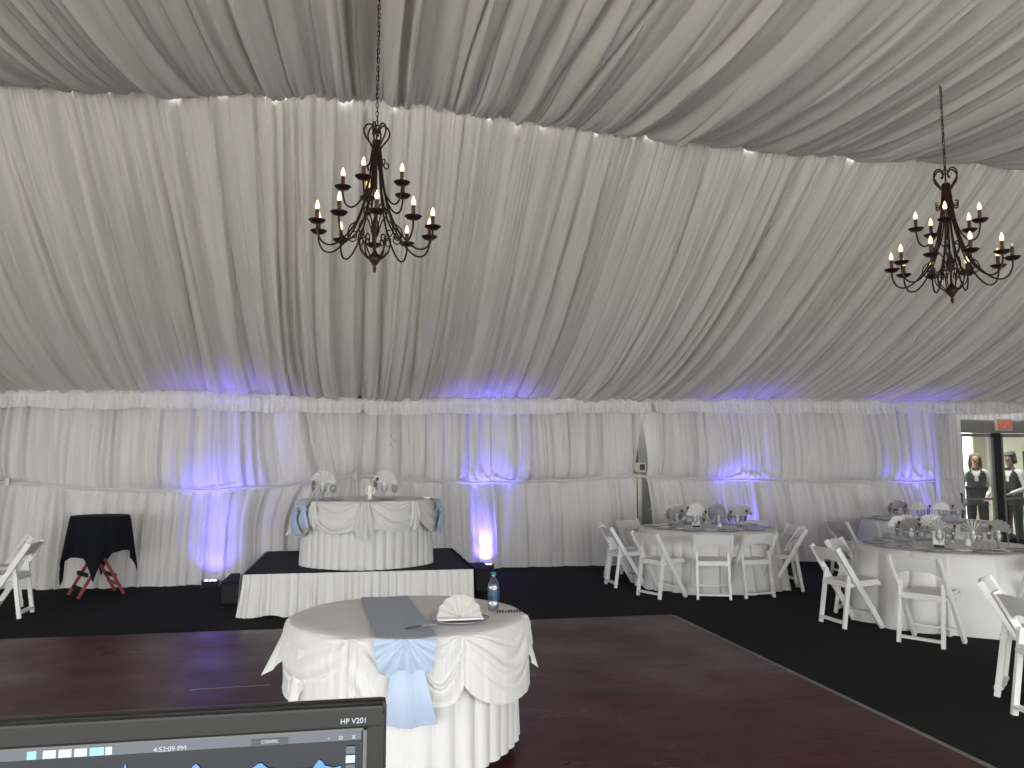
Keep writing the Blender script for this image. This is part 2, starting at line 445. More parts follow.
# valance strips, one per bay
def valance(x0, x1, idx, endl, endr):
    U = np.arange(x0, x1 + .005, .01)
    def fn(u, v):      # v 0 top 1 bottom
        zt = z_eave(u) + .015
        drop = .265 + .012 * np.sin(u * 3.1) + .008 * np.sin(u * 9)
        el = np.clip((u - x0) / .16, 0, 1); er = np.clip((x1 - u) / .16, 0, 1)
        cl = np.sqrt(np.clip(1 - (1 - el) ** 2, 0, 1)) if endl else 1
        crr = np.sqrt(np.clip(1 - (1 - er) ** 2, 0, 1)) if endr else 1
        drop = drop * (.25 + .75 * cl * crr)
        pl = pleats(u, 90 + idx, .035, .10, .7); p2 = pleats(u, 95 + idx, .12, .3, .8)
        d = .03 * pl * (.4 + .6 * v) + .035 * p2 * (.3 + .7 * v)
        puff = .05 * np.sin(PI * np.clip(v * 1.6, 0, 1))
        return u, y_wall(u) - .21 - .08 * v - d - puff, zt - drop * v
    return struct(grid('trim_%d' % idx, U, np.linspace(0, 1, 9), fn, M['valance']))
valance(XL, -4.62, 2, False, False)
valance(-4.62, .07, 3, False, True)
valance(.02, .62, 4, True, False)
valance(.42, 4.74, 5, True, False)
valance(4.74, 9.15, 6, True, False)
valance(9.1, 12.6, 7, True, False)
# closing strip between eave and valance top (outer tent beam)
struct(MB().tube([(float(x), float(y_wall(x)) + .06, float(z_eave(x)) + .02) for x in np.arange(XL, XR, .4)], .05, 8).build('beam_eave', M['pole'], smooth=True)).name = 'trim_8'
# little black rafter clips at the eave
for i, x in enumerate([.0, 4.72]):
    c = MB().box((x, float(y_wall(x)) - .24, float(z_eave(x)) + .02), (.07, .05, .05), bev=.01).build('rafter_clip', M['darkpole'])
    tag(c, ['small black rafter clip on the valance above the stage', 'small black rafter clip above the metal tent post'][i], 'clip')

# side walls and outside
def side_fn(x0, sgn):
    def fn(u, v):
        d = .07 * pleats(u, 101, .15, .4, .75)
        zt = np.interp(u, [-2.1, YR2, YR, 13.2], [2.75, 5.3, 5.3, 2.9])
        return x0 + sgn * d, u, .012 + zt * v
    return fn
struct(grid('wall_left', np.arange(-2.1, 13.2, .03), np.linspace(0, 1, 8), side_fn(XL + .02, 1), M['drape'],
            keep=lambda u, v: ~((u > -1.2) & (u < 5.5) & (v < .5))))
struct(grid('wall_right', np.arange(-2.1, 12.7, .03), np.linspace(0, 1, 8), side_fn(XR - .02, -1), M['drape']))

struct(grid('wall_front_shade', np.arange(10.5, XR, .03), np.linspace(0, 1, 6), lambda u, v: (u, -2.05 + .07 * pleats(u, 111, .15, .4, .7), .012 + 2.85 * v), M['drape']))  # unseen drape added to cut the daylight on the right side
struct(MB().box((2.4, 7.5, -.02), (24.4, 19.4, .04)).build('floor', M['carpet']))
struct(MB().box((2, 6, -.09), (90, 80, .08)).build('floor_outside', M['concrete'])).name = 'ground'
# outer skin of the tent wall, behind the drapes
struct(MB().box((.8, 13.35, 1.4), (20.2, .04, 2.9)).build('wall_outer', M['frame']))

# ---------------------------------------------------------------- dance floor
DX = 3.30; DY = 8.30
df = empty('dance_floor', (-1.85, 3.3, 0))
tag(df, 'dark reddish wooden parquet dance floor with grey metal edge ramp on the carpet', 'dance floor')
MB().box((-1.9 + 1.85, 3.3 - 3.3, .014), (10.4, 10.0, .028)).build('floor_panel', M['wood'], df)
x0 = DX - .0 + 1.85; y1 = DY - 3.3
pyd('edge_ramp', [(x0, -5.0, .03), (x0 + .10, -5.0, .002), (x0 + .10, y1 + .05, .002), (x0, y1, .03), (x0, -5.0, .0), (x0, y1, 0)],
    [(0, 1, 2, 3), (0, 4, 1), (3, 2, 5), (4, 5, 2, 1), (0, 3, 5, 4)], M['edge'], df)
pyd('edge_ramp', [(-5.25, y1, .03), (x0, y1, .03), (x0 + .10, y1 + .05, .002), (-5.25, y1 + .05, .002), (-5.25, y1, 0), (x0, y1, 0)],
    [(0, 1, 2, 3), (0, 4, 5, 1), (4, 3, 2, 5), (0, 3, 4), (1, 5, 2)], M['deck'], df)
for (a, b) in (((-4.2, 3.9), (-3.1, 4.05)), ((.7, 2.9), (1.25, 2.93)), ((-.2, .9), (1.2, .97))):
    MB().bar((a[0] + 1.85 * 0, a[1], .0285), (b[0], b[1], .0285), .002, .008, up=(0, 0, 1)).build('seam_strip', M['edge'], df)

# ---------------------------------------------------------------- metal tent post with control box
pt = empty('tent_post', (4.58, 12.95, 0)); tag(pt, 'pale metal tent post rising to the eave between two back drapes', 'post')
MB().box((0, .05, 1.36), (.12, .10, 2.7)).build('dark_upright', M['darkpole'], pt)
g = MB(); g.box((-.045, -.07, .74), (.075, .09, 1.48), bev=.006); g.box((.03, -.075, .74), (.045, .07, 1.48), bev=.006)
g.box((.075, -.05, .74), (.03, .05, 1.46)); g.build('channel', M['pole'], pt)
cb = MB().box((4.62, 12.80, 1.58), (.17, .08, .16), bev=.008).build('control_box', M['beige'])
tag(cb, 'small beige control box with dark square window on the tent post', 'control box')
MB().box((4.645, 12.757, 1.585), (.085, .012, .095)).build('display', M['darkpole'], cb)
MB().box((4.555, 12.757, 1.58), (.02, .012, .14)).build('hinge_strip', M['pole'], cb)
MB().tube(smooth_path([(4.70, 12.80, 1.52), (4.76, 12.72, 1.4), (4.80, 12.68, 1.15), (4.78, 12.70, .95), (4.72, 12.78, .85)]), .007, 6).build('cable', M['pole'], cb, True)

# ribbon holding the drapes in
def front_of_wall(x): 
    return float(y_wall(x)) - .185
bd = MB(); prev = None
ptsb = []
for x in np.arange(-6.6, 10.35, .05):
    if 4.48 < x < 4.72: y = 12.62
    else: y = front_of_wall(x)
    ptsb.append((float(x), y - .012 * math.sin(x * 9), float(z_band(x)) + .004 * math.sin(x * 7)))
vs = []; fs = []
for (x, y, z) in ptsb:
    vs += [(x, y, z - .020), (x, y - .012, z), (x, y, z + .020), (x, y + .02, z)]
n = len(ptsb)
for i in range(n - 1):
    for k in range(4):
        a = i * 4 + k; b = i * 4 + (k + 1) % 4
        fs.append((a, b, b + 4, a + 4))
rb = pyd('ribbon', vs, fs, M['satin']); tag(rb, 'long thin white ribbon tied across the back wall drapes at chest height', 'ribbon')
MB().box((-.05, 12.37, 1.46), (.07, .05, .13), bev=.02).build('knot', M['satin'], rb)
MB().box((-4.6, 11.83, 1.40), (.06, .05, .10), bev=.02).build('knot', M['satin'], rb)
# crystal strand on the drape
cs = MB()
for k in range(26):
    s = 1 if k % 2 else -1
    cs.box((.50 + s * .03 * rnd.random() + .02 * math.sin(k), 12.33, 2.30 - k * .022), (.018, .012, .022), Euler((rnd.random(), rnd.random(), rnd.random())))
cs = cs.build('crystal_strand', M['satin']); tag(cs, 'faint strand of pale crystal beads hanging on the drape right of the stage table', 'decoration')

# ---------------------------------------------------------------- stage
st = empty('stage', (.05, 10.38, 0)); tag(st, 'low black stage platform with gathered white skirt on its front', 'stage')
SX = 1.25; SF = 9.17 - 10.38; SB = 11.6 - 10.38; SZ = .44
MB().box((0, (SF + SB) / 2, SZ - .02), (SX * 2, SB - SF, .04), bev=.006).build('deck', M['deck'], st)
for sx in (-1.2, 0, 1.2):
    for sy in (SF + .1, 0, SB - .1): MB().box((sx, sy, .2), (.05, .05, .40)).build('leg', M['blackp'], st)
def skirt_fn(u, v):   # u along, v 0 top..1 bottom
    L = SX * 2
    x = -SX + L * u
    fl = np.exp(-u / .05)
    d = .05 * pleats(u * L, 201, .035, .11, .75) * (.35 + .65 * v) + .03 * pleats(u * L, 203, .15, .35) * v
    x = x - fl * .05 * v ** 1.5
    y = SF - .01 - .03 * v - d - .04 * v * v
    z = SZ + .006 - (SZ - .008 + .012 * np.sin(u * 40)) * v
    return x, y, np.maximum(z, .004)
grid('skirt', np.linspace(0, 1, 420), np.linspace(0, 1, 9), skirt_fn, M['cloth'], st)
for sgn in (-1, 1):
    def side(u, v, sgn=sgn):
        x = sgn * (SX + .01 + .03 * v + .03 * pleats(u * 2.4, 210, .05, .12)); y = SF + (SB - SF) * u
        return x, y, SZ + .006 - (SZ - .004) * v
    grid('skirt', np.linspace(0, 1, 160), np.linspace(0, 1, 5), side, M['cloth'] if sgn < 0 else M['blackp'], st)
def step(x, y, w, d, h, label):
    o = empty('step_box', (x, y, 0)); tag(o, label, 'step')
    MB().box((0, 0, h - .015), (w, d, .03), bev=.004).build('tread', M['deck'], o)
    MB().box((0, 0, (h - .03) / 2), (w - .02, d - .02, h - .03)).build('body', M['blackp'], o)
step(-1.43, 10.45, .27, .8, .25, 'black carpeted step box against the left side of the stage')
step(1.55, 10.8, .34, .7, .28, 'black carpeted step box against the right side of the stage')

# ---------------------------------------------------------------- uplights
def uplight(x, y, power, label, tilt):
    o = empty('uplight', (x, y, 0)); tag(o, label, 'uplight', 'blue uplights along the back drapes')
    MB().box((0, 0, .045), (.20, .13, .09), bev=.01).build('housing', M['blackp'], o)
    for k in (-1, 0, 1):
        MB().lathe([(0, .0), (.022, .0), (.022, .012), (.016, .02), (0, .022)], 14).build('lens', M['lens'], o, True, (k * .055, -.01, .088))
    for sx in (-.11, .11): MB().bar((sx, 0, .003), (sx, 0, .11), .012, .03).build('bracket', M['darksteel'], o)
    for j, (pw, sz, tl, bl) in enumerate(((power * .24, 18, tilt, 1.0), (power * .26, 58, tilt + 4, 1.0), (power * .05, 95, 42, 1.0))):
        ld = bpy.data.lights.new('uplight_beam', 'SPOT'); ld.energy = pw; ld.color = (.13, .09, 1.0)
        ld.spot_size = R(sz); ld.spot_blend = bl; ld.shadow_soft_size = .04
        lo = bpy.data.objects.new('uplight_beam', ld); COL.objects.link(lo); lo.parent = o
        lo.location = (0, 0, .13); lo.rotation_euler = (PI - R(tl), 0, 0)
uplight(-1.90, 11.38, 100, 'small black blue-lit uplight on the carpet left of the stage', 14)
uplight(1.97, 12.42, 150, 'blue uplight on the carpet behind the right side of the stage', 6)
uplight(6.36, 12.42, 110, 'blue uplight hidden behind the middle round table', 6)
uplight(9.45, 12.25, 110, 'blue uplight behind the back round table near the exit door', 6)

# ---------------------------------------------------------------- table linen
def round_cloth(name, cx, cy, r, ztop, zbot, nw, amp, seed, m, flare=.02, n=420, parent=None, power=.8, loose=False, inset=0):
    th = np.linspace(0, 2 * PI, n + 1)
    V = np.concatenate([[0.0, .5, .93, 1.0], 1 + np.linspace(0, 1, 14)[1:]])
    def fn(u, v):
        per = 2 * PI * r
        rg = np.random.RandomState(seed)
        ph = rg.uniform(0, 6.28, 4)
        lob = np.abs(np.sin(u * nw / 2 + .5 * np.sin(u * 3 + ph[0]) + ph[1])) ** power * (.65 + .35 * np.sin(u * 5 + ph[2]))
        if loose: lob = pleats(u * 3, seed, .5, 1.5, .65, (), .45); u = u + PI / 2
        t = np.clip(v - 1, 0, 1)
        rr = np.where(v <= 1, r * v, r + .008 - inset * np.clip(t * 6, 0, 1) + flare * t + amp * lob * t ** .7)
        z = np.where(v <= 1, ztop + .002 - .004 * (v > .99), ztop - .006 - (ztop - zbot) * t)
        return cx + rr * np.cos(u), cy + rr * np.sin(u), z
    return grid(name, th, V, fn, m, parent)

def swag(cx, cy, r, z, a0, a1, de0, de1, dm, m, name='swag', parent=None, bulge=.06, nr=7, seed=0, corner=0):
    """one hung swag between two gathers on a round rim; angles in degrees"""
    def fn(u, v):
        a = R(a0) + (R(a1) - R(a0)) * u
        hump = (4 * u * (1 - u)) ** .75
        de = de0 + (de1 - de0) * u
        drop = de + (dm - de) * hump
        zz_ = z - drop * v ** (1 + 2.2 * np.abs(2 * u - 1) ** 2) - .10 * hump * v * (1 - v)
        # folds follow the hanging curves and tighten towards the gathers
        vv = v + .05 * np.sin(5 * u + seed) + .10 * (u - .5) * np.sin(seed * 2.1)
        fold = pleats(vv, 300 + seed, .14, .42, .8, (), .25)
        ends = np.exp(-u / .16) + np.exp(-(1 - u) / .16)
        d = .012 + bulge * hump * np.sin(PI * np.clip(v, 0, 1) * .62) + .034 * fold * np.clip(v * 5, 0, 1) * (.25 + .75 * hump) * np.clip(1.5 - v, 0, 1)
        rad = .030 * ends * pleats(u + .02 * v, 320 + seed, .05, .14, .7) * np.clip(v * 3, 0, 1)
        d = d + rad + .012 * v
        rr = r + d
        return cx + rr * np.cos(a), cy + rr * np.sin(a), zz_ + .006 * fold * hump
    return grid(name, np.linspace(0, 1, 60), np.linspace(0, 1, 46), fn, m, parent)

def tail(cx, cy, r, z, ang, w0, w1, L, m, name, parent=None, npl=6, pinch=None, drape=.0, pt=0, out=.035, tipskew=0, radial=False):
    """pleated hanging tail draped from the rim; w0 width at the top, w1 at the hem"""
    def fn(u, v):
        s = u - .5
        w = w0 + (w1 - w0) * v
        if pinch: w = w * (1 - pinch[1] * np.exp(-((v - pinch[0]) / .10) ** 2))
        a = R(ang)
        fold = np.abs(np.sin(PI * npl * u)) if not radial else np.abs(np.sin(npl * 1.3 * np.arctan2(s * w, v * L + .012) + .6)) ** .8
        if pinch: damp = np.where(v < pinch[0], 1.0, np.clip(1 - (v - pinch[0]) * 2.2, .18, 1))
        else: damp = 1.0
        d = out + .022 * fold * damp + .03 * np.sin(PI * v) 
        lx = s * w + tipskew * v; ly = np.sqrt(np.maximum((r + d) ** 2 - lx ** 2, 0.01))
        zz_ = z - L * v - pt * L * v * (1 - 2 * np.abs(s)) + .0 
        X = cx + ly * math.cos(a) - lx * math.sin(a) ; Y = cy + ly * math.sin(a) + lx * math.cos(a)
        return X, Y, zz_
    return grid(name, np.linspace(0, 1, 48), np.linspace(0, 1, 26), fn, m, parent)

def table_under(name, cx, cy, r, z0, ztop, label, cat='table'):
    o = empty(name, (cx, cy, z0)); tag(o, label, cat)
    MB().lathe([(0, ztop - .03), (r - .02, ztop - .03), (r - .012, ztop - .015), (r - .02, ztop - .002), (0, ztop - .002)], 48).build('tabletop', M['table'], o, True)
    for k in range(4):
        a = PI / 4 + k * PI / 2
        MB().tube([(.6 * r * math.cos(a), .6 * r * math.sin(a), ztop - .03), (.62 * r * math.cos(a), .62 * r * math.sin(a), 0.0)], .014, 8).build('leg', M['darksteel'], o)
    return o

# --- near sweetheart / cake table
NX, NY, NR, NZ = .295, 4.73, .642, .765
table_under('round_table', NX, NY, NR - .01, 0, .76, 'small round table under white swagged satin on the dance floor')['label'] = 'round table hidden under white swagged satin at the front of the dance floor'
bpy.data.objects['round_table'].location.z = .029
bpy.data.objects['round_table'].scale.z = (.76 - .029) / .76
tc1 = round_cloth('tablecloth', NX, NY, NR, NZ, .09, 34, .045, 5, M['satin'], .0, 640, None, .7, inset=.045)
tag(tc1, 'white pleated floor-length cloth on the nearest small table', 'tablecloth')
ov = empty('swag_overlay', (NX, NY, NZ)); tag(ov, 'white satin swag overlay pinned around the nearest small table', 'table overlay')
def in_par(fn_obj):   # keep world placement for children built in world space
    fn_obj.matrix_parent_inverse = Matrix.Translation(-fn_obj.parent.location)
    return fn_obj
SW = [(-190, -118, .34, .30, .37, .015, 8), (-118, -90, .34, .30, .40, .01, 5), (-92, -69, .46, .24, .33, .01, 6), (-69, -10, .24, .38, .38, .035, 8),
      (-12, 30, .12, .12, .33, .06, 6), (30, 75, .12, .12, .33, .06, 6), (75, 125, .12, .12, .33, .06, 6), (125, 174, .12, .2, .33, .06, 6)]
for i, (a0, a1, d0, d1, dm, bg, nr) in enumerate(SW):
    in_par(swag(NX, NY, NR, NZ, a0, a1, d0, d1, dm, M['satin'], 'swag', ov, bg, nr, i))
# cloth corners poking out on the left and right
def corner(cx, cy, r, z, ang, L, outw, wid, par, m, skew=0):
    def fn(u, v):
        a = R(ang) + (u - .5) * wid / r * (1 - .35 * v)
        tip = 1 - np.abs(2 * u - 1)
        rr = r + .02 + outw * v * tip ** 1.2 + .02 * np.abs(np.sin(PI * 3 * u)) * v
        return cx + rr * np.cos(a + skew * v), cy + rr * np.sin(a + skew * v), z - L * v * (.55 + .45 * tip) 
    return in_par(grid('corner', np.linspace(0, 1, 36), np.linspace(0, 1, 18), fn, m, par))
corner(NX, NY, NR, NZ - .01, -176, .28, .12, .42, ov, M['satin'])
corner(NX, NY, NR, NZ - .01, -150, .40, .05, .34, ov, M['satin'])
corner(NX, NY, NR, NZ - .01, -8, .30, .07, .34, ov, M['satin'])
# flat top of the overlay
th = np.linspace(0, 2 * PI, 121)
def topfn(u, v):
    wr = .0025 * np.sin(u * 5 + v * 9) * v
    return NX + (NR + .018) * v * np.cos(u), NY + (NR + .018) * v * np.sin(u), NZ + .005 + wr - .008 * (v > .985)
in_par(grid('top_panel', th, np.array([0, .3, .6, .85, .97, 1.0]), topfn, M['cloth'], ov))
def rosette(ang, s=.03):
    a = R(ang)
    return in_par(MB().lathe([(0, -.02), (s * .7, -.016), (s, 0), (s * .8, .012), (s * .5, .006), (s * .45, .016), (0, .012)], 14).build('rosette', M['satin'], ov, True))
for a in (-12,):
    o = rosette(a); o.location = (NX + (NR + .02) * math.cos(R(a)), NY + (NR + .02) * math.sin(R(a)), NZ - .01)

# blue sash over the near table
sa = empty('sash', (NX, NY, NZ)); tag(sa, 'pale blue satin sash laid across the nearest table and hanging down its front', 'sash')
def runner_fn(u, v):     # v 0 back .. 1 front
    xl = .03 + (.10 - .03) * v; xr = .33 + (.40 - .33) * v
    x = xl + (xr - xl) * u
    yb = 5.31; yf = NY - np.sqrt(np.maximum((NR + .028) ** 2 - (x - NX) ** 2, 0))
    return x, yb + (yf - yb) * v, NZ + .014 + .0015 * np.sin(u * 9 + v * 4)
in_par(grid('runner', np.linspace(0, 1, 20), np.linspace(0, 1, 24), runner_fn, M['runner'], sa))
in_par(tail(NX, NY, NR, NZ + .012, -94.5, .31, .25, .18, M['blue'], 'gathered_bow', sa, 6, (1.0, .25), out=.05, tipskew=.0, radial=True))
in_par(tail(NX, NY, NR, NZ - .13, -93.5, .16, .25, .26, M['blue'], 'hanging_tail', sa, 1.5, None, out=.065, pt=.06, tipskew=.02))

# plate, napkin, bottle and small things on the near table
def fan_napkin(r, spread, npl, dep, thick=.0, base=True):
    """pleated fan standing upright in local XZ plane"""
    b = bmesh.new(); N = npl * 2
    pts_o = []; pts_m = []; pts_i = []
    for k in range(N + 1):
        a = R(90 - spread / 2 + spread * k / N)
        s = dep if k % 2 == 0 else -dep
        rr = r * (1.0 if k % 2 == 0 else .93)
        pts_o.append(b.verts.new((rr * math.cos(a), s, rr * math.sin(a))))
        pts_m.append(b.verts.new((.55 * rr * math.cos(a), s * .7, .55 * rr * math.sin(a))))
        pts_i.append(b.verts.new((.08 * r * math.cos(a), s * .2, .08 * r * math.sin(a))))
    for k in range(N):
        b.faces.new((pts_o[k], pts_o[k + 1], pts_m[k + 1], pts_m[k])); b.faces.new((pts_m[k], pts_m[k + 1], pts_i[k + 1], pts_i[k]))
    geo = bmesh.ops.solidify(b, geom=b.faces[:], thickness=.003)
    return b
def bm_obj(name, b, m, parent=None, smooth=False, loc=None, rot=None):
    me = bpy.data.meshes.new(name); bmesh.ops.recalc_face_normals(b, faces=b.faces); b.to_mesh(me); b.free()
    return link_mesh(name, me, m, parent, smooth, loc, rot)

PX, PY = .555, 4.43
cp = MB().lathe([(0, .004), (.10, .004), (.115, .008), (.155, .016), (.16, .019), (.155, .013), (.11, .002), (0, 0)], 40).build('charger_plate', M['charger'], None, True, (PX, PY, NZ + .012))
tag(cp, 'silver charger plate under the folded napkin on the nearest table', 'plate')
nap = empty('napkin', (PX, PY, NZ + .024)); tag(nap, 'white linen napkin folded into a fan on the silver plate of the nearest table', 'napkin')
bm_obj('fan', fan_napkin(.125, 176, 7, .012), M['napkin'], nap, False, (0, .0, .008), (R(-14), 0, -R(6)))
MB().box((0, .0, .005), (.25, .11, .010), bev=.004).build('folded_base', M['napkin'], nap)
b = MB().lathe([(0, .0), (.028, .0), (.033, .006), (.033, .05), (.031, .055), (.033, .06), (.033, .135), (.030, .155), (.016, .185), (.0125, .19), (.0125, .205)], 24).build('water_bottle', M['pet'], None, True, (.79, 4.72, NZ + .008))
tag(b, 'clear plastic water bottle with blue label on the nearest table', 'bottle')
MB().lathe([(.0338, .065), (.0342, .068), (.0342, .122), (.0338, .125)], 24).build('label_wrap', M['label'], b, True)
MB().lathe([(0, .222), (.015, .222), (.0155, .218), (.0155, .203), (.0125, .203)], 18).build('cap', M['cap'], b, True)
MB().lathe([(0, .004), (.030, .006), (.031, .05), (.031, .12), (.028, .15), (0, .15)], 20).build('water', M['pet'], b, True)
pk = MB()
for k in range(9): pk.box((.80 + k * .017, 4.655 + .003 * (k % 2), NZ + .014), (.011, .009, .014), Euler((0, .3 * (k % 3), .5 * k)))
pk = pk.build('beaded_strip', M['darksteel']); tag(pk, 'short dark and silver beaded strip lying in front of the water bottle', 'decoration')
cs_ = empty('cake_server', (.315, 4.27, NZ + .02)); tag(cs_, 'dark metal cake server lying on the blue sash beside the plate', 'cake server'); cs_.rotation_euler = (0, 0, R(28))
MB().bar((-.07, 0, 0), (.02, 0, .004), .014, .008, up=(0, 0, 1), bev=.002).build('handle', M['darksteel'], cs_)
MB().box((.065, 0, .002), (.09, .035, .003), bev=.001).build('blade', M['silver'], cs_)

# --- head table on the stage
HX, HY, HR, HZ = .12, 10.06, .80, .44 + .765
o = table_under('round_table', HX, HY, HR - .01, .445, .755, 'round sweetheart table on the stage under white swags and blue bows')
tc2 = round_cloth('tablecloth', HX, HY, HR, HZ, .452, 44, .05, 9, M['cloth'], .0, 720, None, .7, inset=.045)
tag(tc2, 'white pleated floor-length cloth on the stage table', 'tablecloth')
ov2 = empty('swag_overlay', (HX, HY, HZ)); tag(ov2, 'white swag overlay pinned around the rim of the stage table', 'table overlay')
for i, (a0, a1, d0, d1, dm, bg) in enumerate([(-178, -136, .22, .20, .42, .04), (-138, -93, .16, .24, .36, .05), (-93, -45, .24, .14, .34, .05), (-47, -6, .16, .2, .38, .04),
                                              (-6, 38, .1, .1, .3, .06), (38, 90, .1, .1, .3, .06), (90, 140, .1, .1, .3, .06), (140, 182, .1, .1, .3, .06)]):
    in_par(swag(HX, HY, HR, HZ, a0, a1, d0, d1, dm, M['satin'], 'swag', ov2, bg, 6, i))
in_par(tail(HX, HY, HR, HZ, -93, .10, .26, .30, M['satin'], 'tail', ov2, 4, None, pt=.5, out=.05))
in_par(tail(HX, HY, HR, HZ, -135, .08, .18, .24, M['satin'], 'tail', ov2, 3, None, pt=.3, out=.05))
in_par(tail(HX, HY, HR, HZ, -52, .08, .18, .26, M['satin'], 'tail', ov2, 3, None, pt=.3, out=.05))
def topfn2(u, v): return HX + (HR + .018) * v * np.cos(u), HY + (HR + .018) * v * np.sin(u), HZ + .005 - .008 * (v > .985)
in_par(grid('top_panel', th, np.array([0, .4, .8, .97, 1.0]), topfn2, M['cloth'], ov2))
corner(HX, HY, HR, HZ - .01, -172, .42, .13, .46, ov2, M['satin'])
corner(HX, HY, HR, HZ - .01, -6, .34, .12, .40, ov2, M['satin'])
for (ang, lab) in ((-146, 'pale blue satin bow on the left side of the stage table'), (-22, 'pale blue satin bow on the right side of the stage table')):
    bw = empty('bow', (HX + HR * math.cos(R(ang)), HY + HR * math.sin(R(ang)), HZ)); tag(bw, lab, 'bow', 'blue bows on the stage table')
    sk = .10 if ang < -90 else .02
    in_par(tail(HX, HY, HR, HZ + .01, ang, .24, .16, .14, M['blue'], 'gather', bw, 6, (1.0, .3), out=.07, radial=True))
    in_par(tail(HX, HY, HR, HZ - .07, ang - (8 if ang < -90 else -2),   .12, .30, .29, M['blue'], 'ribbon_tail', bw, 5, None, pt=.15, out=.10, radial=True))
    in_par(tail(HX, HY, HR, HZ - .07, ang + (4 if ang < -90 else 8), .10, .18, .22, M['blue'], 'ribbon_tail', bw, 4, None, pt=.15, out=.09, radial=True))

# ---------------------------------------------------------------- tableware prototypes (kept as the first instances)
def proto_napkin():
    o = empty('napkin'); 
    bm_obj('fan', fan_napkin(.122, 190, 10, .006), M['napkin'], o, False, (0, 0, .10))
    MB().lathe([(0, .0), (.012, .0), (.026, .055), (.016, .09), (.012, .11), (0, .11)], 10).build('folded_foot', M['napkin'], o, True)
    return o
def proto_goblet():
    return MB().lathe([(0, .004), (.036, .002), (.034, .0), (.036, .004), (.006, .010), (.005, .06), (.012, .072), (.034, .10), (.039, .13), (.036, .17), (.0355, .17), (.038, .13), (.033, .103), (.0, .076)], 16).build('goblet', M['glass'], None, True)
def proto_flute():
    o = MB().lathe([(0, .004), (.033, .002), (.032, 0), (.033, .004), (.005, .010), (.004, .09), (.013, .11), (.023, .16), (.021, .225), (.0205, .225), (.022, .16), (.012, .113), (0, .105)], 14).build('champagne_flute', M['glass'], None, True)
    MB().lathe([(0, .108), (.012, .116), (.0215, .16), (.0212, .195), (0, .195)], 12).build('champagne', M['drink'], o, True)
    return o
def proto_berry():
    o = MB().lathe([(0, -.022), (.008, -.014), (.015, .0), (.017, .010), (.012, .018), (0, .020)], 12).build('strawberry', M['berry'], None, True)
    MB().lathe([(0, .024), (.010, .020), (.014, .016), (0, .019)], 6).build('leaf_cap', M['leaf'], o)
    return o
def proto_plate():
    return MB().lathe([(0, .004), (.10, .004), (.115, .008), (.150, .014), (.155, .017), (.150, .011), (.11, .002), (0, 0)], 32).build('charger_plate', M['charger'], None, True)
def proto_bread():
    return MB().lathe([(0, .004), (.05, .004), (.08, .012), (.082, .014), (.079, .010), (.05, .001), (0, 0)], 24).build('bread_plate', M['china'], None, True)
def proto_knife():
    o = MB().bar((0, -.10, .004), (0, .0, .004), .012, .005, up=(0, 0, 1), bev=.002).build('table_knife', M['silver'])
    MB().box((0, .055, .004), (.016, .11, .002)).build('blade', M['silver'], o)
    return o
PROTO = {}
def inst(kind, maker, loc, rz, cat, group):
    if kind not in PROTO:
        o = maker(); PROTO[kind] = o
    else: o = copy_tree(PROTO[kind])
    o.location = loc; o.rotation_euler = (0, 0, rz)
    if 'label' in o: del o['label']
    tag(o, '', cat, group); return o

def dress(cx, cy, zt, angles, rs, tname, skip=()):
    rows = {k: [] for k in ('n', 'g', 'f', 'b', 'p', 'k', 's', 'w')}
    for a in angles:
        ca, sa_ = math.cos(R(a)), math.sin(R(a))
        def P(r, side): return (cx + r * ca - side * sa_, cy + r * sa_ + side * ca, zt)
        rz = R(a) + PI / 2
        x, y, z = P(rs, 0); rows['p'].append(inst('p', proto_plate, (x, y, z), rz, 'plate', 'charger plates on the ' + tname))
        x, y, z = P(rs - .23, -.03); rows['g'].append(inst('g', proto_goblet, (x, y, z), rz, 'glass', 'water goblets on the ' + tname))
        jr = rnd.uniform(-.55, .08)
        rows['n'].append(inst('n', proto_napkin, (x, y, z + .082), math.atan2(y, x) - PI / 2 + jr, 'napkin', 'fan napkins on the ' + tname))
        x, y, z = P(rs - .19, .10); rows['f'].append(inst('f', proto_flute, (x, y, z), rz, 'glass', 'champagne flutes on the ' + tname))
        rows['b'].append(inst('b', proto_berry, (x + .022, y - .004, z + .232), rz, 'strawberry', 'strawberries on flutes of the ' + tname))
        x, y, z = P(rs - .28, .05); rows['w'].append(inst('g', proto_goblet, (x, y, z), rz, 'glass', 'empty goblets on the ' + tname))
        x, y, z = P(rs, -.19); rows['k'].append(inst('k', proto_knife, (x, y, z), rz, 'knife', 'table knives on the ' + tname))
        x, y, z = P(rs - .14, .20); rows['s'].append(inst('s', proto_bread, (x, y, z), rz, 'plate', 'bread plates on the ' + tname))
    label_row(rows['p'], 'silver charger plate on the ' + tname + ', {} of them from the left')
    label_row(rows['g'], 'stemmed water goblet holding a napkin on the ' + tname + ', {} from the left')
    label_row(rows['w'], 'empty goblet beside a flute on the ' + tname + ', {} from the left')
    label_row(rows['n'], 'white fan-folded napkin in a goblet on the ' + tname + ', {} from the left')
    label_row(rows['f'], 'champagne flute with strawberry on the ' + tname + ', {} from the left')
    label_row(rows['b'], 'dark red strawberry on a flute of the ' + tname + ', {} from the left')
    label_row(rows['k'], 'silver table knife on the ' + tname + ', {} from the left')
    label_row(rows['s'], 'small white bread plate on the ' + tname + ', {} from the left')

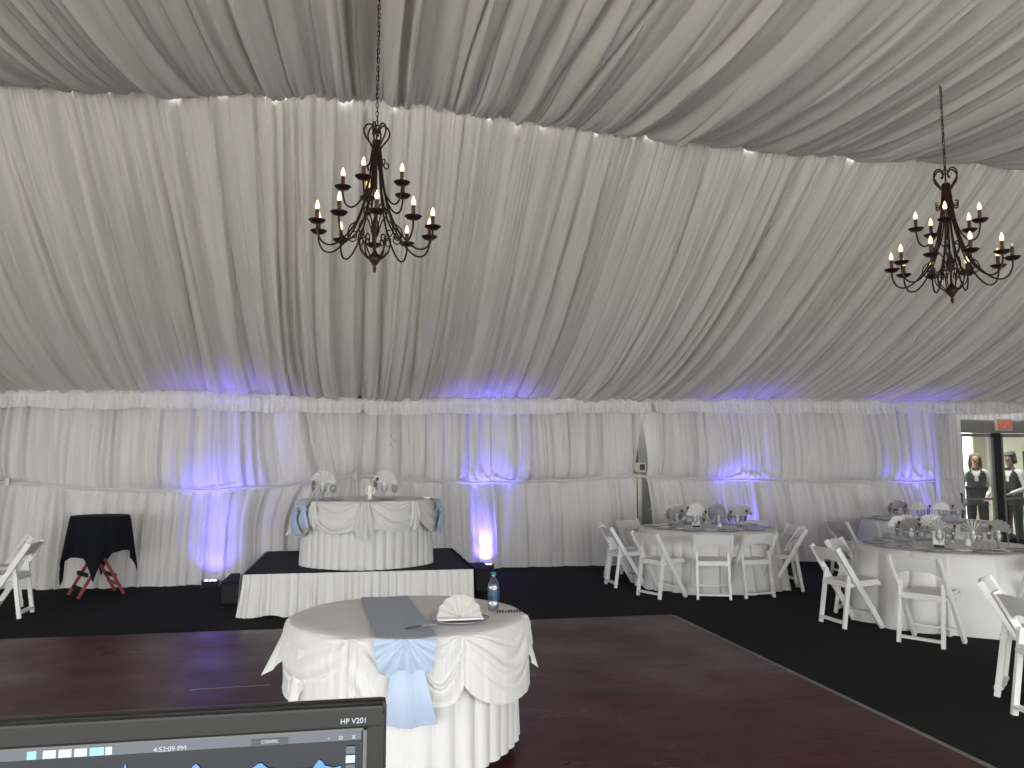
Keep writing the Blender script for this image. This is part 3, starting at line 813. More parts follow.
def centre(cx, cy, zt, tname, dx, dy, rzc):
    c = empty('table_card', (cx + dx, cy + dy, zt)); tag(c, 'upright white number card in a black stand on the ' + tname, 'card'); c.rotation_euler = (0, 0, rzc)
    MB().box((0, 0, .012), (.10, .05, .024), bev=.004).build('stand', M['ink'], c)
    MB().box((0, 0, .105), (.105, .004, .16)).build('card_face', M['card'], c)
    g = MB(); g.box((0, -.004, .105), (.012, .002, .035)); g.box((0, -.004, .155), (.05, .002, .005)); g.box((0, -.004, .145), (.04, .002, .005)); g.build('printed_number', M['ink'], c)
    for k, (ax, ay, m_, nm, lb) in enumerate(((.16, -.05, 'candle', 'pillar_candle', 'short white pillar candle beside the number card on the '), (-.14, .04, 'china', 'sugar_bowl', 'small white sugar bowl beside the number card on the '))):
        if k == 0:
            o = MB().lathe([(0, 0), (.028, 0), (.03, .004), (.03, .07), (.026, .075), (.0, .070)], 16).build(nm, M['candle'], None, True, (cx + ax, cy + ay, zt))
            MB().tube([(0, 0, .068), (0, 0, .084)], .0015, 5).build('wick', M['ink'], o)
        else:
            o = MB().lathe([(0, 0), (.03, 0), (.045, .03), (.048, .05), (.045, .052), (.02, .058), (.006, .07), (0, .072)], 18).build(nm, M['china'], None, True, (cx + ax, cy + ay, zt))
        tag(o, lb + tname, 'candle' if k == 0 else 'bowl')
    for k in range(2):
        o = MB().lathe([(0, 0), (.018, 0), (.022, .02), (.015, .05), (.016, .065), (0, .072)], 12).build('salt_shaker' if k == 0 else 'pepper_shaker', M['glass'], None, True, (cx + .04 + .07 * k, cy + .12, zt))
        MB().lathe([(0, .078), (.014, .074), (.0165, .062), (.0165, .058)], 12).build('lid', M['silver'], o, True)
        tag(o, ('glass salt' if k == 0 else 'glass pepper') + ' shaker behind the number card on the ' + tname, 'shaker')

TABLES = [(4.75, 10.50, .92, 'middle round table', [-165, -129, -93, -57, -21, 15, 51, 87, 123, 159], (-.15, .02), -.42),
          (6.22, 7.62, .92, 'front right round table', [-174, -138, -102, -66, 78, 114, 150, -210 + 36 * 6 * 0 + 720 - 334 - 174 + 0], (-.25, -.12), -.7),
          (8.75, 11.25, .92, 'back right round table', [-170, -134, -98, -62, 154, 118], (.15, -.1), -.7)]
TABLES[1] = (6.22, 7.62, .92, 'front right round table', [-174, -138, -102, -66, 78, 114, 150], (-.25, -.12), -.7)
for (cx, cy, r, tn, angs, cdx, crz) in TABLES:
    table_under('round_table', cx, cy, r - .01, 0, .755, 'round banquet table hidden under the white cloth of the ' + tn)['label'] = {
        'middle round table': 'round banquet table in the middle, ringed by white folding chairs, under white linen',
        'front right round table': 'round banquet table at the right, nearest of the three set for dinner',
        'back right round table': 'round banquet table at the right rear beside the exit door'}[tn]
    t = round_cloth('tablecloth', cx, cy, r, .762, .012, 13, .15, int(cx * 10), M['cloth'], .04, 520, None, .7, True)
    tag(t, 'white floor-length linen tablecloth on the ' + tn, 'tablecloth', 'banquet tablecloths')
    dress(cx, cy, .768, angs, r - .20, tn)
    centre(cx, cy, .766, tn, cdx[0], cdx[1], crz)
# head table settings
def lone(kind, maker, loc, rz, cat, lab, g=None):
    o = inst(kind, maker, loc, rz, cat, g or 'settings of the stage table'); o['label'] = lab; return o
for (dx, sgn, nm) in ((-.53, -1, 'left'), (.19, 1, 'right')):
    zt = HZ + .007
    lone('p', proto_plate, (HX + dx * .8, HY - .50, zt), 0, 'plate', 'silver charger plate on the %s of the stage table' % nm)
    lone('g', proto_goblet, (HX + dx, HY - .25, zt), 0, 'glass', 'goblet holding the %s fan napkin on the stage table' % nm)
    o = lone('n', proto_napkin, (HX + dx, HY - .25, zt + .082), 0, 'napkin', 'white fan napkin on the %s of the stage table' % nm)
    o.scale = (1.2, 1.2, 1.2)
    lone('f', proto_flute, (HX + dx - .11, HY - .28, zt), 0, 'glass', 'champagne flute beside the %s napkin on the stage table' % nm)
    lone('g', proto_goblet, (HX + dx + .12, HY - .3, zt), 0, 'glass', 'empty goblet right of the %s napkin on the stage table' % nm)
    lone('k', proto_knife, (HX + dx * .8 + .22, HY - .50, zt), 0, 'knife', 'silver knife on the %s of the stage table' % nm)
lone('b', proto_berry, (HX + .105, HY - .28, HZ + .245), 0, 'strawberry', 'dark strawberry on the right flute of the stage table')
c = MB().lathe([(0, 0), (.03, 0), (.032, .004), (.022, .02), (.022, .10), (.035, .115), (.03, .13), (.03, .16), (.018, .17), (0, .165)], 16).build('candlestick', M['candle'], None, True, (HX + .02, HY - .45, HZ + .007))
tag(c, 'white candle holder in the middle of the stage table', 'candle')
for s in (-1, 1): MB().tube(smooth_path([(0, 0, .09), (s * .04, 0, .08), (s * .055, 0, .11), (s * .05, 0, .15)]), .007, 6).build('arm', M['candle'], c, True)
c = MB().lathe([(0, 0), (.04, 0), (.05, .02), (.03, .035), (0, .03)], 14).build('glass_bowl', M['china'], None, True, (HX + .72 - .02, HY - .18, HZ + .007))
tag(c, 'tiny white dish at the right edge of the stage table', 'bowl')

# ---------------------------------------------------------------- folding chairs
def make_chair():
    o = empty('folding_chair')
    for s in (-1, 1):
        MB().bar((s * .222, -.265, .79), (s * .222, .215, .002), .032, .054, up=(0, 1, 0), bev=.009).build('leg', M['chair'], o)
        MB().bar((s * .188, -.115, .56), (s * .194, -.200, .002), .030, .042, up=(0, 1, 0), bev=.007).build('leg', M['chair'], o)
    MB().bar((-.19, -.190, .060), (.19, -.190, .060), .022, .058, up=(0, 1, 0), bev=.004).build('crossbar', M['chair'], o)
    MB().bar((-.22, .135, .13), (.22, .135, .13), .02, .045, up=(0, 1, 0), bev=.004).build('crossbar', M['chair'], o)
    # seat: padded, frame under it
    MB().box((0, .035, .425), (.40, .40, .032), Euler((R(3), 0, 0)), bev=.008).build('seat_frame', M['chair'], o)
    MB().box((0, .035, .450), (.37, .375, .032), Euler((R(3), 0, 0)), bev=.012).build('seat', M['vinyl'], o)
    # backrest: arched panel between the posts
    vs = []; fs = []
    n = 16
    def post_y(z): return -.265 + .48 * (.79 - z) / .79
    for side in (0, 1):
        for k in range(n + 1):
            x = -.212 + .424 * k / n; q = abs(x) / .212
            zt = .772 + .014 * (1 - q * q); zb = .600 + .060 * (1 - q ** 3)
            bow = -.022 * (1 - q * q)
            for z in (zb, zt):
                vs.append((x, post_y(z) + bow + (-.009 if side == 0 else .009), z))
    m_ = (n + 1) * 2
    for k in range(n):
        a = k * 2
        fs.append((a, a + 2, a + 3, a + 1)); fs.append((m_ + a, m_ + a + 1, m_ + a + 3, m_ + a + 2))
        fs.append((a + 1, a + 3, m_ + a + 3, m_ + a + 1)); fs.append((a, m_ + a, m_ + a + 2, a + 2))
    fs.append((0, 1, m_ + 1, m_)); e = n * 2; fs.append((e, m_ + e, m_ + e + 1, e + 1))
    pyd('backrest', vs, fs, M['chair'], o)
    return o
chair0 = make_chair(); used = [False]
def chair(fx, fy, face, label, group):
    """fx,fy: middle of rear feet; face: heading in degrees"""
    o = chair0 if not used[0] else copy_tree(chair0)
    used[0] = True
    a = R(face)
    o.location = (fx + .20 * math.cos(a), fy + .20 * math.sin(a), 0); o.rotation_euler = (0, 0, a - PI / 2)
    tag(o, label, 'chair', group); return o
G1 = 'chairs around the middle round table'; G2 = 'chairs around the front right round table'; G3 = 'chairs around the back right round table'
chair(4.24, 9.22, 73, 'white folding chair at the middle table, seen squarely from behind', G1)
chair(4.85, 9.24, 95, 'white folding chair right of the squarely seen one at the middle table', G1)
chair(3.53, 9.55, 22, 'white folding chair at the front left of the middle table, second from the left', G1)
chair(3.36, 10.54, 2, 'leftmost white folding chair at the middle table, its post leaning right', G1)
chair(3.48, 11.12, -12, 'white folding chair behind the leftmost one at the middle table', G1)
chair(5.70, 9.78, 160, 'rightmost white folding chair at the middle table, facing left', G1)
chair(5.95, 10.36, 176, 'white folding chair behind the rightmost one at the middle table', G1)
chair(4.05, 11.72, -62, 'white folding chair on the far left side of the middle table', G1)
chair(5.0, 11.9, -95, 'white folding chair on the far side of the middle table', G1)
chair(5.9, 11.4, -135, 'white folding chair on the far right side of the middle table', G1)
chair(5.00, 6.58, 30, 'white folding chair seen from behind at the left front of the front right table', G2)
chair(4.75, 7.56, 2, 'white folding chair side-on at the left end of the front right table', G2)
chair(5.34, 8.30, -52, 'white folding chair with arched back behind the side-on one', G2)
chair(6.30, 6.42, 78, 'white folding chair cut by the right picture edge at the front right table', G2)
chair(7.05, 10.95, 8, 'white folding chair at the left end of the back right table', G3)
chair(7.55, 10.35, 38, 'white folding chair at the front left of the back right table', G3)
chair(8.1, 9.95, 65, 'white folding chair in front of the back right table', G3)
G4 = 'chairs at the right edge of the picture'
chair(4.58, 5.20, -48, 'nearest but one white folding chair at the lower right picture edge', G4)
chair(4.20, 4.49, -5, 'nearest white folding chair, mostly outside the lower right picture edge', G4)
G5 = 'chairs at the left edge of the picture'
chair(-3.50, 9.68, 182, 'white folding chair facing left at the left picture edge', G5)
chair(-3.85, 10.45, 205, 'white folding chair further back at the left picture edge', G5)
chair(-4.1, 9.0, 150, 'white folding chair mostly outside the left picture edge', G5)

# ---------------------------------------------------------------- black cloth on folding tray stand
EXX, EYY = -3.20, 11.05
ts = empty('tray_stand', (EXX, EYY, 0)); tag(ts, 'red-brown folding wooden tray stand under the black cloth', 'stand'); ts.rotation_euler = (0, 0, R(32))
ZT = .93
for sy in (-.21, .21):
    MB().bar((-.27, sy, .004), (.24, sy, ZT), .036, .022, up=(0, 1, 0), bev=.004).build('leg', M['red'], ts)
for sy in (-.18, .18):
    MB().bar((.27, sy, .004), (-.24, sy, ZT), .036, .022, up=(0, 1, 0), bev=.004).build('leg', M['red'], ts)
for (x, z) in ((-.215, .10), (-.175, .27)):
    MB().bar((x, -.20, z), (x, .20, z), .03, .045, up=(0, 0, 1)).build('crossbar', M['strap'], ts)
MB().bar((.185, -.19, .14), (.185, .19, .14), .03, .03, up=(0, 0, 1)).build('crossbar', M['red'], ts)
MB().bar((.155, -.19, .24), (.155, .19, .24), .03, .04, up=(0, 0, 1)).build('crossbar', M['strap'], ts)
MB().box((0, 0, ZT + .006), (.5, .44, .012)).build('strap', M['strap'], ts)
tray = MB().lathe([(0, .0), (.30, .0), (.325, .03), (.33, .03), (.30, -.004), (0, -.004)], 40).build('serving_tray', M['blackp'], None, True, (EXX, EYY, ZT + .017))
tag(tray, 'round serving tray hidden beneath the black cloth', 'tray')
# square cloth with hanging corners
def bc_fn(u, v):
    # u angle, v 0 centre ..1 tray edge ..2 hem
    w = .335
    sq = 1 / np.maximum(np.abs(np.cos(u + .61)), np.abs(np.sin(u + .61)))     # 1 at sides, 1.41 at corners
    t = np.clip(v - 1, 0, 1)
    hang = .46 + .34 * ((sq - 1) / .414) ** 1.6
    hang = hang * (1 - .10 * np.cos(u))
    fold = np.abs(np.sin(u * 5.5 + .6 * np.sin(u * 2)))
    rr = np.where(v <= 1, w * v, w + .01 + t * (.07 * fold + .10 * (sq - 1)))
    z = np.where(v <= 1, ZT + .055, ZT + .052 - np.minimum(hang, .88) * t)
    return EXX + rr * np.cos(u), EYY + rr * np.sin(u), z
bc = grid('black_cloth', np.linspace(0, 2 * PI, 241), np.concatenate([[0, .5, .97, 1.0], 1 + np.linspace(0, 1, 12)[1:]]), bc_fn, M['black'])
tag(bc, 'black cloth draped over the tray stand left of the stage', 'cloth')

# ---------------------------------------------------------------- chandeliers
def make_chandelier(rot, dead):
    o = empty('chandelier')
    def P(r, z, a, side=0): return (r * math.cos(a) - side * math.sin(a), r * math.sin(a) + side * math.cos(a), z * 1.08)
    # centre stem and hub
    MB().lathe([(0, -.105), (.028, -.108), (.034, -.12), (.030, -.165), (.036, -.175), (.028, -.195), (.012, -.20), (.009, -.23), (.008, -.62), (.018, -.66), (.030, -.70), (.034, -.73), (.022, -.76), (.010, -.78),
                (.009, -.86), (.02, -.885), (.042, -.90), (.045, -.925), (.022, -.955), (.010, -.97), (.014, -.99), (.008, -1.01), (0, -1.02)], 16).build('stem', M['bronze'], o, True).scale = (1, 1, 1.08)
    MB().tube([(.022 * math.cos(k * PI / 8), 0, -.02 + .022 * math.sin(k * PI / 8)) for k in range(16)], .005, 6, True).tube([(0, 0, -.04), (0, 0, -.11)], .006, 6).build('hanging_ring', M['bronze'], o, True)
    for k in range(6):
        a = rot + k * PI / 3
        pts = [(.025, -.17), (.05, -.13), (.085, -.085), (.095, -.045), (.075, -.008), (.045, .0), (.022, -.025), (.022, -.055), (.036, -.062)]
        pts2 = [(.030, -.16), (.038, -.22), (.05, -.27), (.07, -.295), (.088, -.285), (.088, -.26), (.072, -.255)]
        MB().tube(smooth_path([P(r, z, a) for r, z in pts], 5), .0065, 7).tube(smooth_path([P(r, z, a) for r, z in pts2], 4), .0055, 6).build('crown_scroll', M['bronze'], o, True)
    def arm(a, tier, jit, unlit):
        if tier == 1: pr = [(.026, -.16), (.036, -.30), (.075, -.46), (.125, -.545), (.175, -.575), (.215, -.55), (.232, -.49), (.235, -.455)]
        else: pr = [(.030, -.17), (.046, -.34), (.085, -.54), (.15, -.70), (.24, -.815), (.32, -.865), (.385, -.85), (.418, -.79), (.422, -.735)]
        arm_o = MB().tube(smooth_path([P(r, z, a) for r, z in pr], 6), .0068, 7).build('arm', M['bronze'], o, True)
        r, z = pr[-1]; c = P(r, z, a)
        MB().lathe([(0, -.006), (.014, -.006), (.040, .002), (.057, .018), (.060, .022), (.052, .022), (.018, .008), (.018, .012), (0, .012)], 18).build('drip_pan', M['bronze'], arm_o, True, c)
        MB().lathe([(0, .008), (.0135, .008), (.0135, .095), (.010, .098), (0, .098)], 12).build('candle_sleeve', M['sleeve'], arm_o, True, c)
        MB().lathe([(0, .096), (.010, .098), (.015, .112), (.016, .122), (.011, .140), (.0045, .158), (0, .166)], 12).build('flame_bulb', M['bulboff'] if unlit else M['bulb'], arm_o, True, c)
        if tier == 2:
            # C scrolls running under the arm
            for (s, q) in ((1, [(.14, -.685), (.185, -.72), (.20, -.77), (.17, -.80), (.14, -.785), (.145, -.755), (.165, -.76)]), (1, [(.03, -.93), (.07, -.90), (.105, -.86), (.115, -.80), (.095, -.77), (.07, -.78), (.072, -.81), (.088, -.81)])):
                MB().tube(smooth_path([P(r_, z_, a + .02) for r_, z_ in q], 4), .0048, 6).build('scroll', M['bronze'], arm_o, True)
    for k in range(5): arm(rot + .35 + k * 2 * PI / 5, 1, 0, False)
    for k in range(10): arm(rot + k * 2 * PI / 10 + .12, 2, 0, dead == k)
    for k in range(5):
        a = rot + .1 + k * 2 * PI / 5
        MB().tube(smooth_path([P(r_, z_, a) for r_, z_ in [(.03, -.60), (.06, -.56), (.085, -.58), (.08, -.62), (.05, -.66), (.03, -.72)]], 4), .005, 6).build('inner_scroll', M['bronze'], o, True)
    return o
def chain(x, y, z0, z1, par):
    g = MB(); z = z0; k = 0; L = .040
    while z < z1:
        ring = []
        for q in range(10):
            t = 2 * PI * q / 10
            lx = .0095 * math.cos(t); lz = (.0095 * math.sin(t)) + (.0125 if math.sin(t) >= 0 else -.0125)
            ring.append((lx if k % 2 == 0 else 0, 0 if k % 2 == 0 else lx, z + L / 2 + lz))
        g.tube(ring, .0028, 5, True); z += L * .86; k += 1
    g.tube([(.006 * math.sin(i * .9), .006 * math.cos(i * .9), z0 + (z1 - z0) * i / 24) for i in range(25)], .0028, 5)
    return g.build('chain', M['bronze'], par, True)
ch1 = make_chandelier(.2, -1); ch1.location = (.085, 5.7, 4.085)
tag(ch1, 'bronze candle chandelier with scrolled arms hanging above the stage, the left one', 'chandelier', 'chandeliers'); chain(0, 0, -.005, 1.075, ch1)
ch2 = make_chandelier(-.17, 9); ch2.location = (4.60, 5.48, 3.99)
tag(ch2, 'bronze candle chandelier hanging at the right, one of its bulbs unlit', 'chandelier', 'chandeliers'); chain(0, 0, -.005, .86, ch2)

# ---------------------------------------------------------------- exit door area
DY0 = 12.78
def frame_box(name, c, d, m, par=None): return MB().box(c, d, bev=.004).build(name, m, par)
f = frame_box('door_frame', (12.5, DY0, 2.32), (3.75, .10, .24), M['frame']); struct(f); f.name = 'trim_9'
f = frame_box('door_frame', (10.645, DY0, 1.10), (.09, .10, 2.2), M['frame']); struct(f); f.name = 'trim_10'
f = frame_box('door_frame', (11.47, DY0, 1.10), (.13, .10, 2.2), M['darkframe']); struct(f); f.name = 'trim_11'
f = frame_box('door_frame', (12.75, DY0, 1.10), (.13, .10, 2.2), M['darkframe']); struct(f); f.name = 'trim_12'
grid('wall_back_door_head', np.arange(10.3, 14.2, .012), np.linspace(0, 1, 5), lambda u, v: (u, 12.74 - .06 * pleats(u, 83, .06, .16, .6), 2.44 + .40 * v), M['drape'])
struct(bpy.data.objects['wall_back_door_head']); bpy.data.objects['wall_back_door_head'].name = 'wall_back'
def leaf(x0, x1, nm):
    d = empty(nm, ((x0 + x1) / 2, DY0, 0)); struct(d); w = x1 - x0
    g = MB(); g.box((-w / 2 + .03, 0, 1.1), (.06, .05, 2.18)); g.box((w / 2 - .03, 0, 1.1), (.06, .05, 2.18)); g.box((0, 0, 2.16), (w, .05, .06)); g.box((0, 0, .06), (w, .05, .10))
    g.box((0, 0, 1.0), (w, .03, .02)); g.build('frame', M['frame'], d)
    MB().box((0, .0, 1.1), (w - .12, .008, 2.05)).build('glass_pane', M['tint'], d)
    MB().bar((-w / 2 + .06, -.06, 1.02), (w / 2 - .06, -.06, 1.02), .02, .02).build('push_bar', M['frame'], d)
leaf(10.69, 11.40, 'door_1'); leaf(11.54, 12.68, 'door_2')
MB().tube([(10.60, DY0 - .09, .02), (10.60, DY0 - .09, 1.12)], .035, 10).build('door_stop', M['darkframe'])
tag(bpy.data.objects['door_stop'], 'black post at the left edge of the exit door', 'post')

def text_mesh(body, size, ext=.001):
    cu = bpy.data.curves.new('lettering', 'FONT'); cu.body = body; cu.size = size; cu.extrude = ext; cu.align_x = 'CENTER'; cu.align_y = 'CENTER'
    to = bpy.data.objects.new('lettering', cu); COL.objects.link(to)
    bpy.context.view_layer.update()
    me = bpy.data.meshes.new_from_object(to.evaluated_get(bpy.context.evaluated_depsgraph_get()))
    COL.objects.unlink(to); bpy.data.objects.remove(to); return me
ex = empty('exit_sign', (11.56, DY0 - .10, 2.345)); tag(ex, 'small EXIT sign with red letters above the doorway', 'sign')
MB().box((0, 0, .0), (.33, .06, .22), bev=.01).build('case', M['exitw'], ex)
link_mesh('lettering', text_mesh('EXIT', .17, .003), M['exitr'], ex, False, (0, -.034, 0), (PI / 2, 0, 0))
mb = MB().box((11.83, DY0 - .30, 1.22), (.16, .03, 1.30), bev=.004).build('menu_board', M['maroon'])
tag(mb, 'tall maroon board at the right picture edge in front of the door', 'board')
g = MB()
for k in range(9): g.box((11.83, DY0 - .317, 1.78 - k * .12), (.05 + .03 * (k % 3), .004, .03))
g.build('pale_print', M['exitw'], mb)
MB().box((11.83, DY0 - .30, .30), (.03, .03, .56)).build('stand_pole', M['darkframe'], mb); MB().box((11.83, DY0 - .30, .012), (.3, .25, .024), bev=.004).build('stand_foot', M['darkframe'], mb)

# vestibule behind the door
struct(MB().box((12.05, 17.3, 1.5), (4.3, .06, 3.0)).box((15.05, 17.3, 1.5), (.4, .06, 3.0)).box((14.5, 17.3, 2.8), (.8, .06, .4)).build('wall_vestibule_rear', M['cream']))
struct(MB().box((15.2, 15.1, 1.5), (.06, 4.4, 3.0)).build('wall_vestibule_right', M['cream']))
struct(MB().box((12.8, 15.2, -.03), (5.6, 4.3, .06)).build('floor', M['carpet']))
struct(MB().box((14.05, 15.2, 2.95), (2.3, 4.3, .06)).build('ceiling', M['cream']))
struct(MB().box((12.4, 17.2, 1.2), (.05, .05, 2.4)).build('trim_13', M['frame']))
struct(MB().box((13.6, 17.2, 1.2), (.05, .05, 2.4)).build('trim_14', M['frame']))

# ---------------------------------------------------------------- people
def skin(name, nodes, edges, m, parent, sub=2, cut=None, root='pelvis'):
    me = bpy.data.meshes.new(name); keys = list(nodes)
    me.from_pydata([nodes[k][0] for k in keys], [(keys.index(a), keys.index(b)) for a, b in edges], []); me.update()
    o = bpy.data.objects.new(name, me); COL.objects.link(o)
    md = o.modifiers.new('skin', 'SKIN'); md.use_smooth_shade = True
    for i, k in enumerate(keys):
        r = nodes[k][1]; r = (r, r) if not isinstance(r, tuple) else r
        me.skin_vertices[0].data[i].radius = r
        me.skin_vertices[0].data[i].use_root = (k == root) or (root not in nodes and i == 0)
    sd = o.modifiers.new('sub', 'SUBSURF'); sd.levels = sub; sd.render_levels = sub
    bpy.context.view_layer.update()
    me2 = bpy.data.meshes.new_from_object(o.evaluated_get(bpy.context.evaluated_depsgraph_get()))
    COL.objects.unlink(o); bpy.data.objects.remove(o)
    if cut:
        b = bmesh.new(); b.from_mesh(me2)
        dl = [f_ for f_ in b.faces if cut(f_.calc_center_median())]
        bmesh.ops.delete(b, geom=dl, context='FACES'); b.to_mesh(me2); b.free()
    me2.materials.clear()
    return link_mesh(name, me2, m, parent, True)

def waiter(loc, rz, label, skm, hairm, long_hair, hands):
    """faces local -Y; hands: two wrist positions"""
    o = empty('person', loc, rz); o.scale = (1.05,) * 3; tag(o, label, 'person')
    N = dict(pelvis=((0, .01, .96), (.11, .08)), belly=((0, 0, 1.10), (.105, .075)), chest=((0, .005, 1.28), (.13, .095)), collar=((0, .01, 1.42), (.10, .07)),
             neck=((0, 0, 1.50), (.052, .054)), jaw=((0, -.018, 1.575), (.062, .072)), head=((0, -.002, 1.655), (.078, .092)), crown=((0, .004, 1.725), (.060, .070)), nose=((0, -.100, 1.625), (.010, .011)))
    Ed = [('pelvis', 'belly'), ('belly', 'chest'), ('chest', 'collar'), ('collar', 'neck'), ('neck', 'jaw'), ('jaw', 'head'), ('head', 'crown'), ('head', 'nose')]
    for s, t, hand in ((-1, 'l', hands[0]), (1, 'r', hands[1])):
        N['hip' + t] = ((s * .09, .01, .90), (.085, .09)); N['knee' + t] = ((s * .10, -.01, .50), (.058, .062)); N['ankle' + t] = ((s * .10, .02, .09), (.038, .042)); N['toe' + t] = ((s * .115, -.13, .035), (.038, .028))
        N['sh' + t] = ((s * .175, .01, 1.40), (.058, .058)); N['el' + t] = ((s * .245, .04, 1.12), (.042, .042)); N['wr' + t] = (hand, (.028, .026))
        hv = Vector(hand); el = Vector((s * .245, .04, 1.12)); dr = (hv - el).normalized(); side = dr.cross(Vector((0, 0, 1))).normalized()
        pm = hv + dr * .06; N['palm' + t] = (tuple(pm), (.034, .018))
        Ed += [('pelvis', 'hip' + t), ('hip' + t, 'knee' + t), ('knee' + t, 'ankle' + t), ('ankle' + t, 'toe' + t), ('collar', 'sh' + t), ('sh' + t, 'el' + t), ('el' + t, 'wr' + t), ('wr' + t, 'palm' + t)]
        for k in range(4):
            off = side * (-.027 + .018 * k); ln = (.075, .085, .08, .065)[k]
            a = pm + dr * .03 + off; b_ = a + dr * ln * .55 + Vector((0, 0, -.006)); c_ = b_ + dr * ln * .3 + Vector((0, 0, -.022))
            N['f%d%s' % (k, t)] = (tuple(a), .0085); N['g%d%s' % (k, t)] = (tuple(b_), .008); N['h%d%s' % (k, t)] = (tuple(c_), .007)
            Ed += [('palm' + t, 'f%d%s' % (k, t)), ('f%d%s' % (k, t), 'g%d%s' % (k, t)), ('g%d%s' % (k, t), 'h%d%s' % (k, t))]
        tb = hv + dr * .025 + side * (-s) * .03 * 1.0; N['t0' + t] = (tuple(tb), .010); N['t1' + t] = (tuple(tb + dr * .04 + side * (-s) * .018), .0085)
        Ed += [('wr' + t, 't0' + t), ('t0' + t, 't1' + t)]
    skin('body', N, Ed, skm, o)
    N['pelvis'] = ((0, .01, .96), (.14, .10)); N['belly'] = ((0, 0, 1.10), (.13, .095)); N['chest'] = ((0, .005, 1.28), (.15, .11))
    for t, s in (('l', -1), ('r', 1)): N['ankle' + t] = ((s * .10, .015, .05), (.046, .05))
    def sub(keys, grow):
        out = {}
        for k in keys:
            p, r = N[k]; r = r if isinstance(r, tuple) else (r, r); out[k] = (p, (r[0] + grow, r[1] + grow))
        return out
    sh = sub(['pelvis', 'belly', 'chest', 'collar', 'shl', 'ell', 'wrl', 'shr', 'elr', 'wrr'], .012)
    sh['low'] = ((0, .01, .86), (.13, .10)); ve_low = ((0, .01, .93), (.178, .14))
    skin('shirt', sh, [('low', 'pelvis'), ('pelvis', 'belly'), ('belly', 'chest'), ('chest', 'collar'), ('collar', 'shl'), ('shl', 'ell'), ('ell', 'wrl'), ('collar', 'shr'), ('shr', 'elr'), ('elr', 'wrr')], M['shirt'], o)
    ve = sub(['pelvis', 'belly', 'chest', 'collar'], .028); ve['pelvis'] = ((0, .01, .98), (.185, .145)); ve['collar'] = ((0, .012, 1.40), (.13, .095)); ve['sl'] = ((-.125, .012, 1.455), (.075, .075)); ve['sr'] = ((.125, .012, 1.455), (.075, .075))
    ve['low'] = ve_low
    skin('waistcoat', ve, [('low', 'pelvis'), ('pelvis', 'belly'), ('belly', 'chest'), ('chest', 'collar'), ('collar', 'sl'), ('collar', 'sr')], M['vest'], o, 3,
         cut=lambda c: (c.y < .03 and abs(c.x) < max(0, (c.z - 1.18)) * .27) or (c.z > 1.44 and abs(c.x) < .07))
    N['w'] = ((0, .01, 1.05), (.150, .110))
    tr = sub(['w', 'pelvis', 'hipl', 'kneel', 'anklel', 'hipr', 'kneer', 'ankler'], .016)
    tr['pelvis'] = ((0, .01, .96), (.172, .13))
    skin('trousers', tr, [('w', 'pelvis'), ('pelvis', 'hipl'), ('hipl', 'kneel'), ('kneel', 'anklel'), ('pelvis', 'hipr'), ('hipr', 'kneer'), ('kneer', 'ankler')], M['trouser'], o)
    for s in (-1, 1):
        MB().lathe([(0, 0), (.045, 0), (.05, .02), (.045, .06), (.03, .075), (0, .078)], 16).build('shoe', M['shoe'], o, True, (s * .115, -.05, 0)).scale = (1, 2.5, 1)
    # bow tie, hair, eyes
    g = MB()
    for s in (-1, 1): g.box((s * .032, -.075, 1.475), (.055, .015, .038), Euler((0, 0, 0)), bev=.006)
    g.box((0, -.08, 1.475), (.018, .018, .02), bev=.004); g.build('bow_tie', M['vest'], o)
    hn = dict(top=((0, .000, 1.765), (.095, .115)), back=((0, .045, 1.67), (.104, .09)), nape=((0, .065, 1.56), (.07, .045)))
    he = [('top', 'back'), ('back', 'nape')]
    if long_hair:
        for s, t in ((-1, 'a'), (1, 'b')):
            hn['s' + t] = ((s * .072, .005, 1.65), (.025, .05)); hn['m' + t] = ((s * .085, .01, 1.54), (.028, .04)); hn['e' + t] = ((s * .085, .0, 1.44), (.018, .025))
            he += [('back', 's' + t), ('s' + t, 'm' + t), ('m' + t, 'e' + t)]
    skin('hair', hn, he, hairm, o, root='back')
    for s in (-1, 1):
        MB().lathe([(0, -.009), (.007, -.006), (.009, 0), (.007, .006), (0, .009)], 10).build('eye', M['ink'], o, True, (s * .030, -.086, 1.655))
        MB().lathe([(0, -.03), (.010, -.022), (.013, 0), (.010, .022), (0, .03)], 10).build('ear', skm, o, True, (s * .082, .0, 1.64))
    MB().box((0, -.088, 1.583), (.045, .008, .010), bev=.003).build('mouth', M['maroon'], o)
    return o
waiter((11.80, 13.70, .0), R(-36), 'person in dark waistcoat and bow tie with light brown hair behind the door glass', M['skin'], M['hairb'], True, ((-.29, -.08, .88), (.15, -.23, .98)))
waiter((12.36, 13.45, 0), R(-75), 'person in dark waistcoat and white sleeves with black hair at the right picture edge', M['skind'], M['haird'], False, ((-.16, -.26, 1.08), (.14, -.28, 1.02)))

# ---------------------------------------------------------------- monitor on a table beside the camera
dt = empty('folding_table', (-.25, .66, 0)); tag(dt, 'black folding table carrying the computer monitor below the picture edge', 'table')
MB().box((0, 0, .985), (1.2, .6, .03), bev=.006).build('tabletop', M['blackp'], dt)
for sx in (-.52, .52):
    for sy in (-.24, .24): MB().tube([(sx, sy, .97), (sx, sy, 0)], .014, 8).build('leg', M['darksteel'], dt)
MW, MH = .468, .285
mo = empty('monitor', (.0255 - MW / 2, .66, 1.0)); tag(mo, 'black computer monitor showing music software in the lower left corner', 'monitor')
zt = .4350; TIP = R(0)
g = MB(); g.box((0, .008, zt - MH / 2), (MW, .016, MH), bev=.005); g.build('housing', M['bezel'], mo)
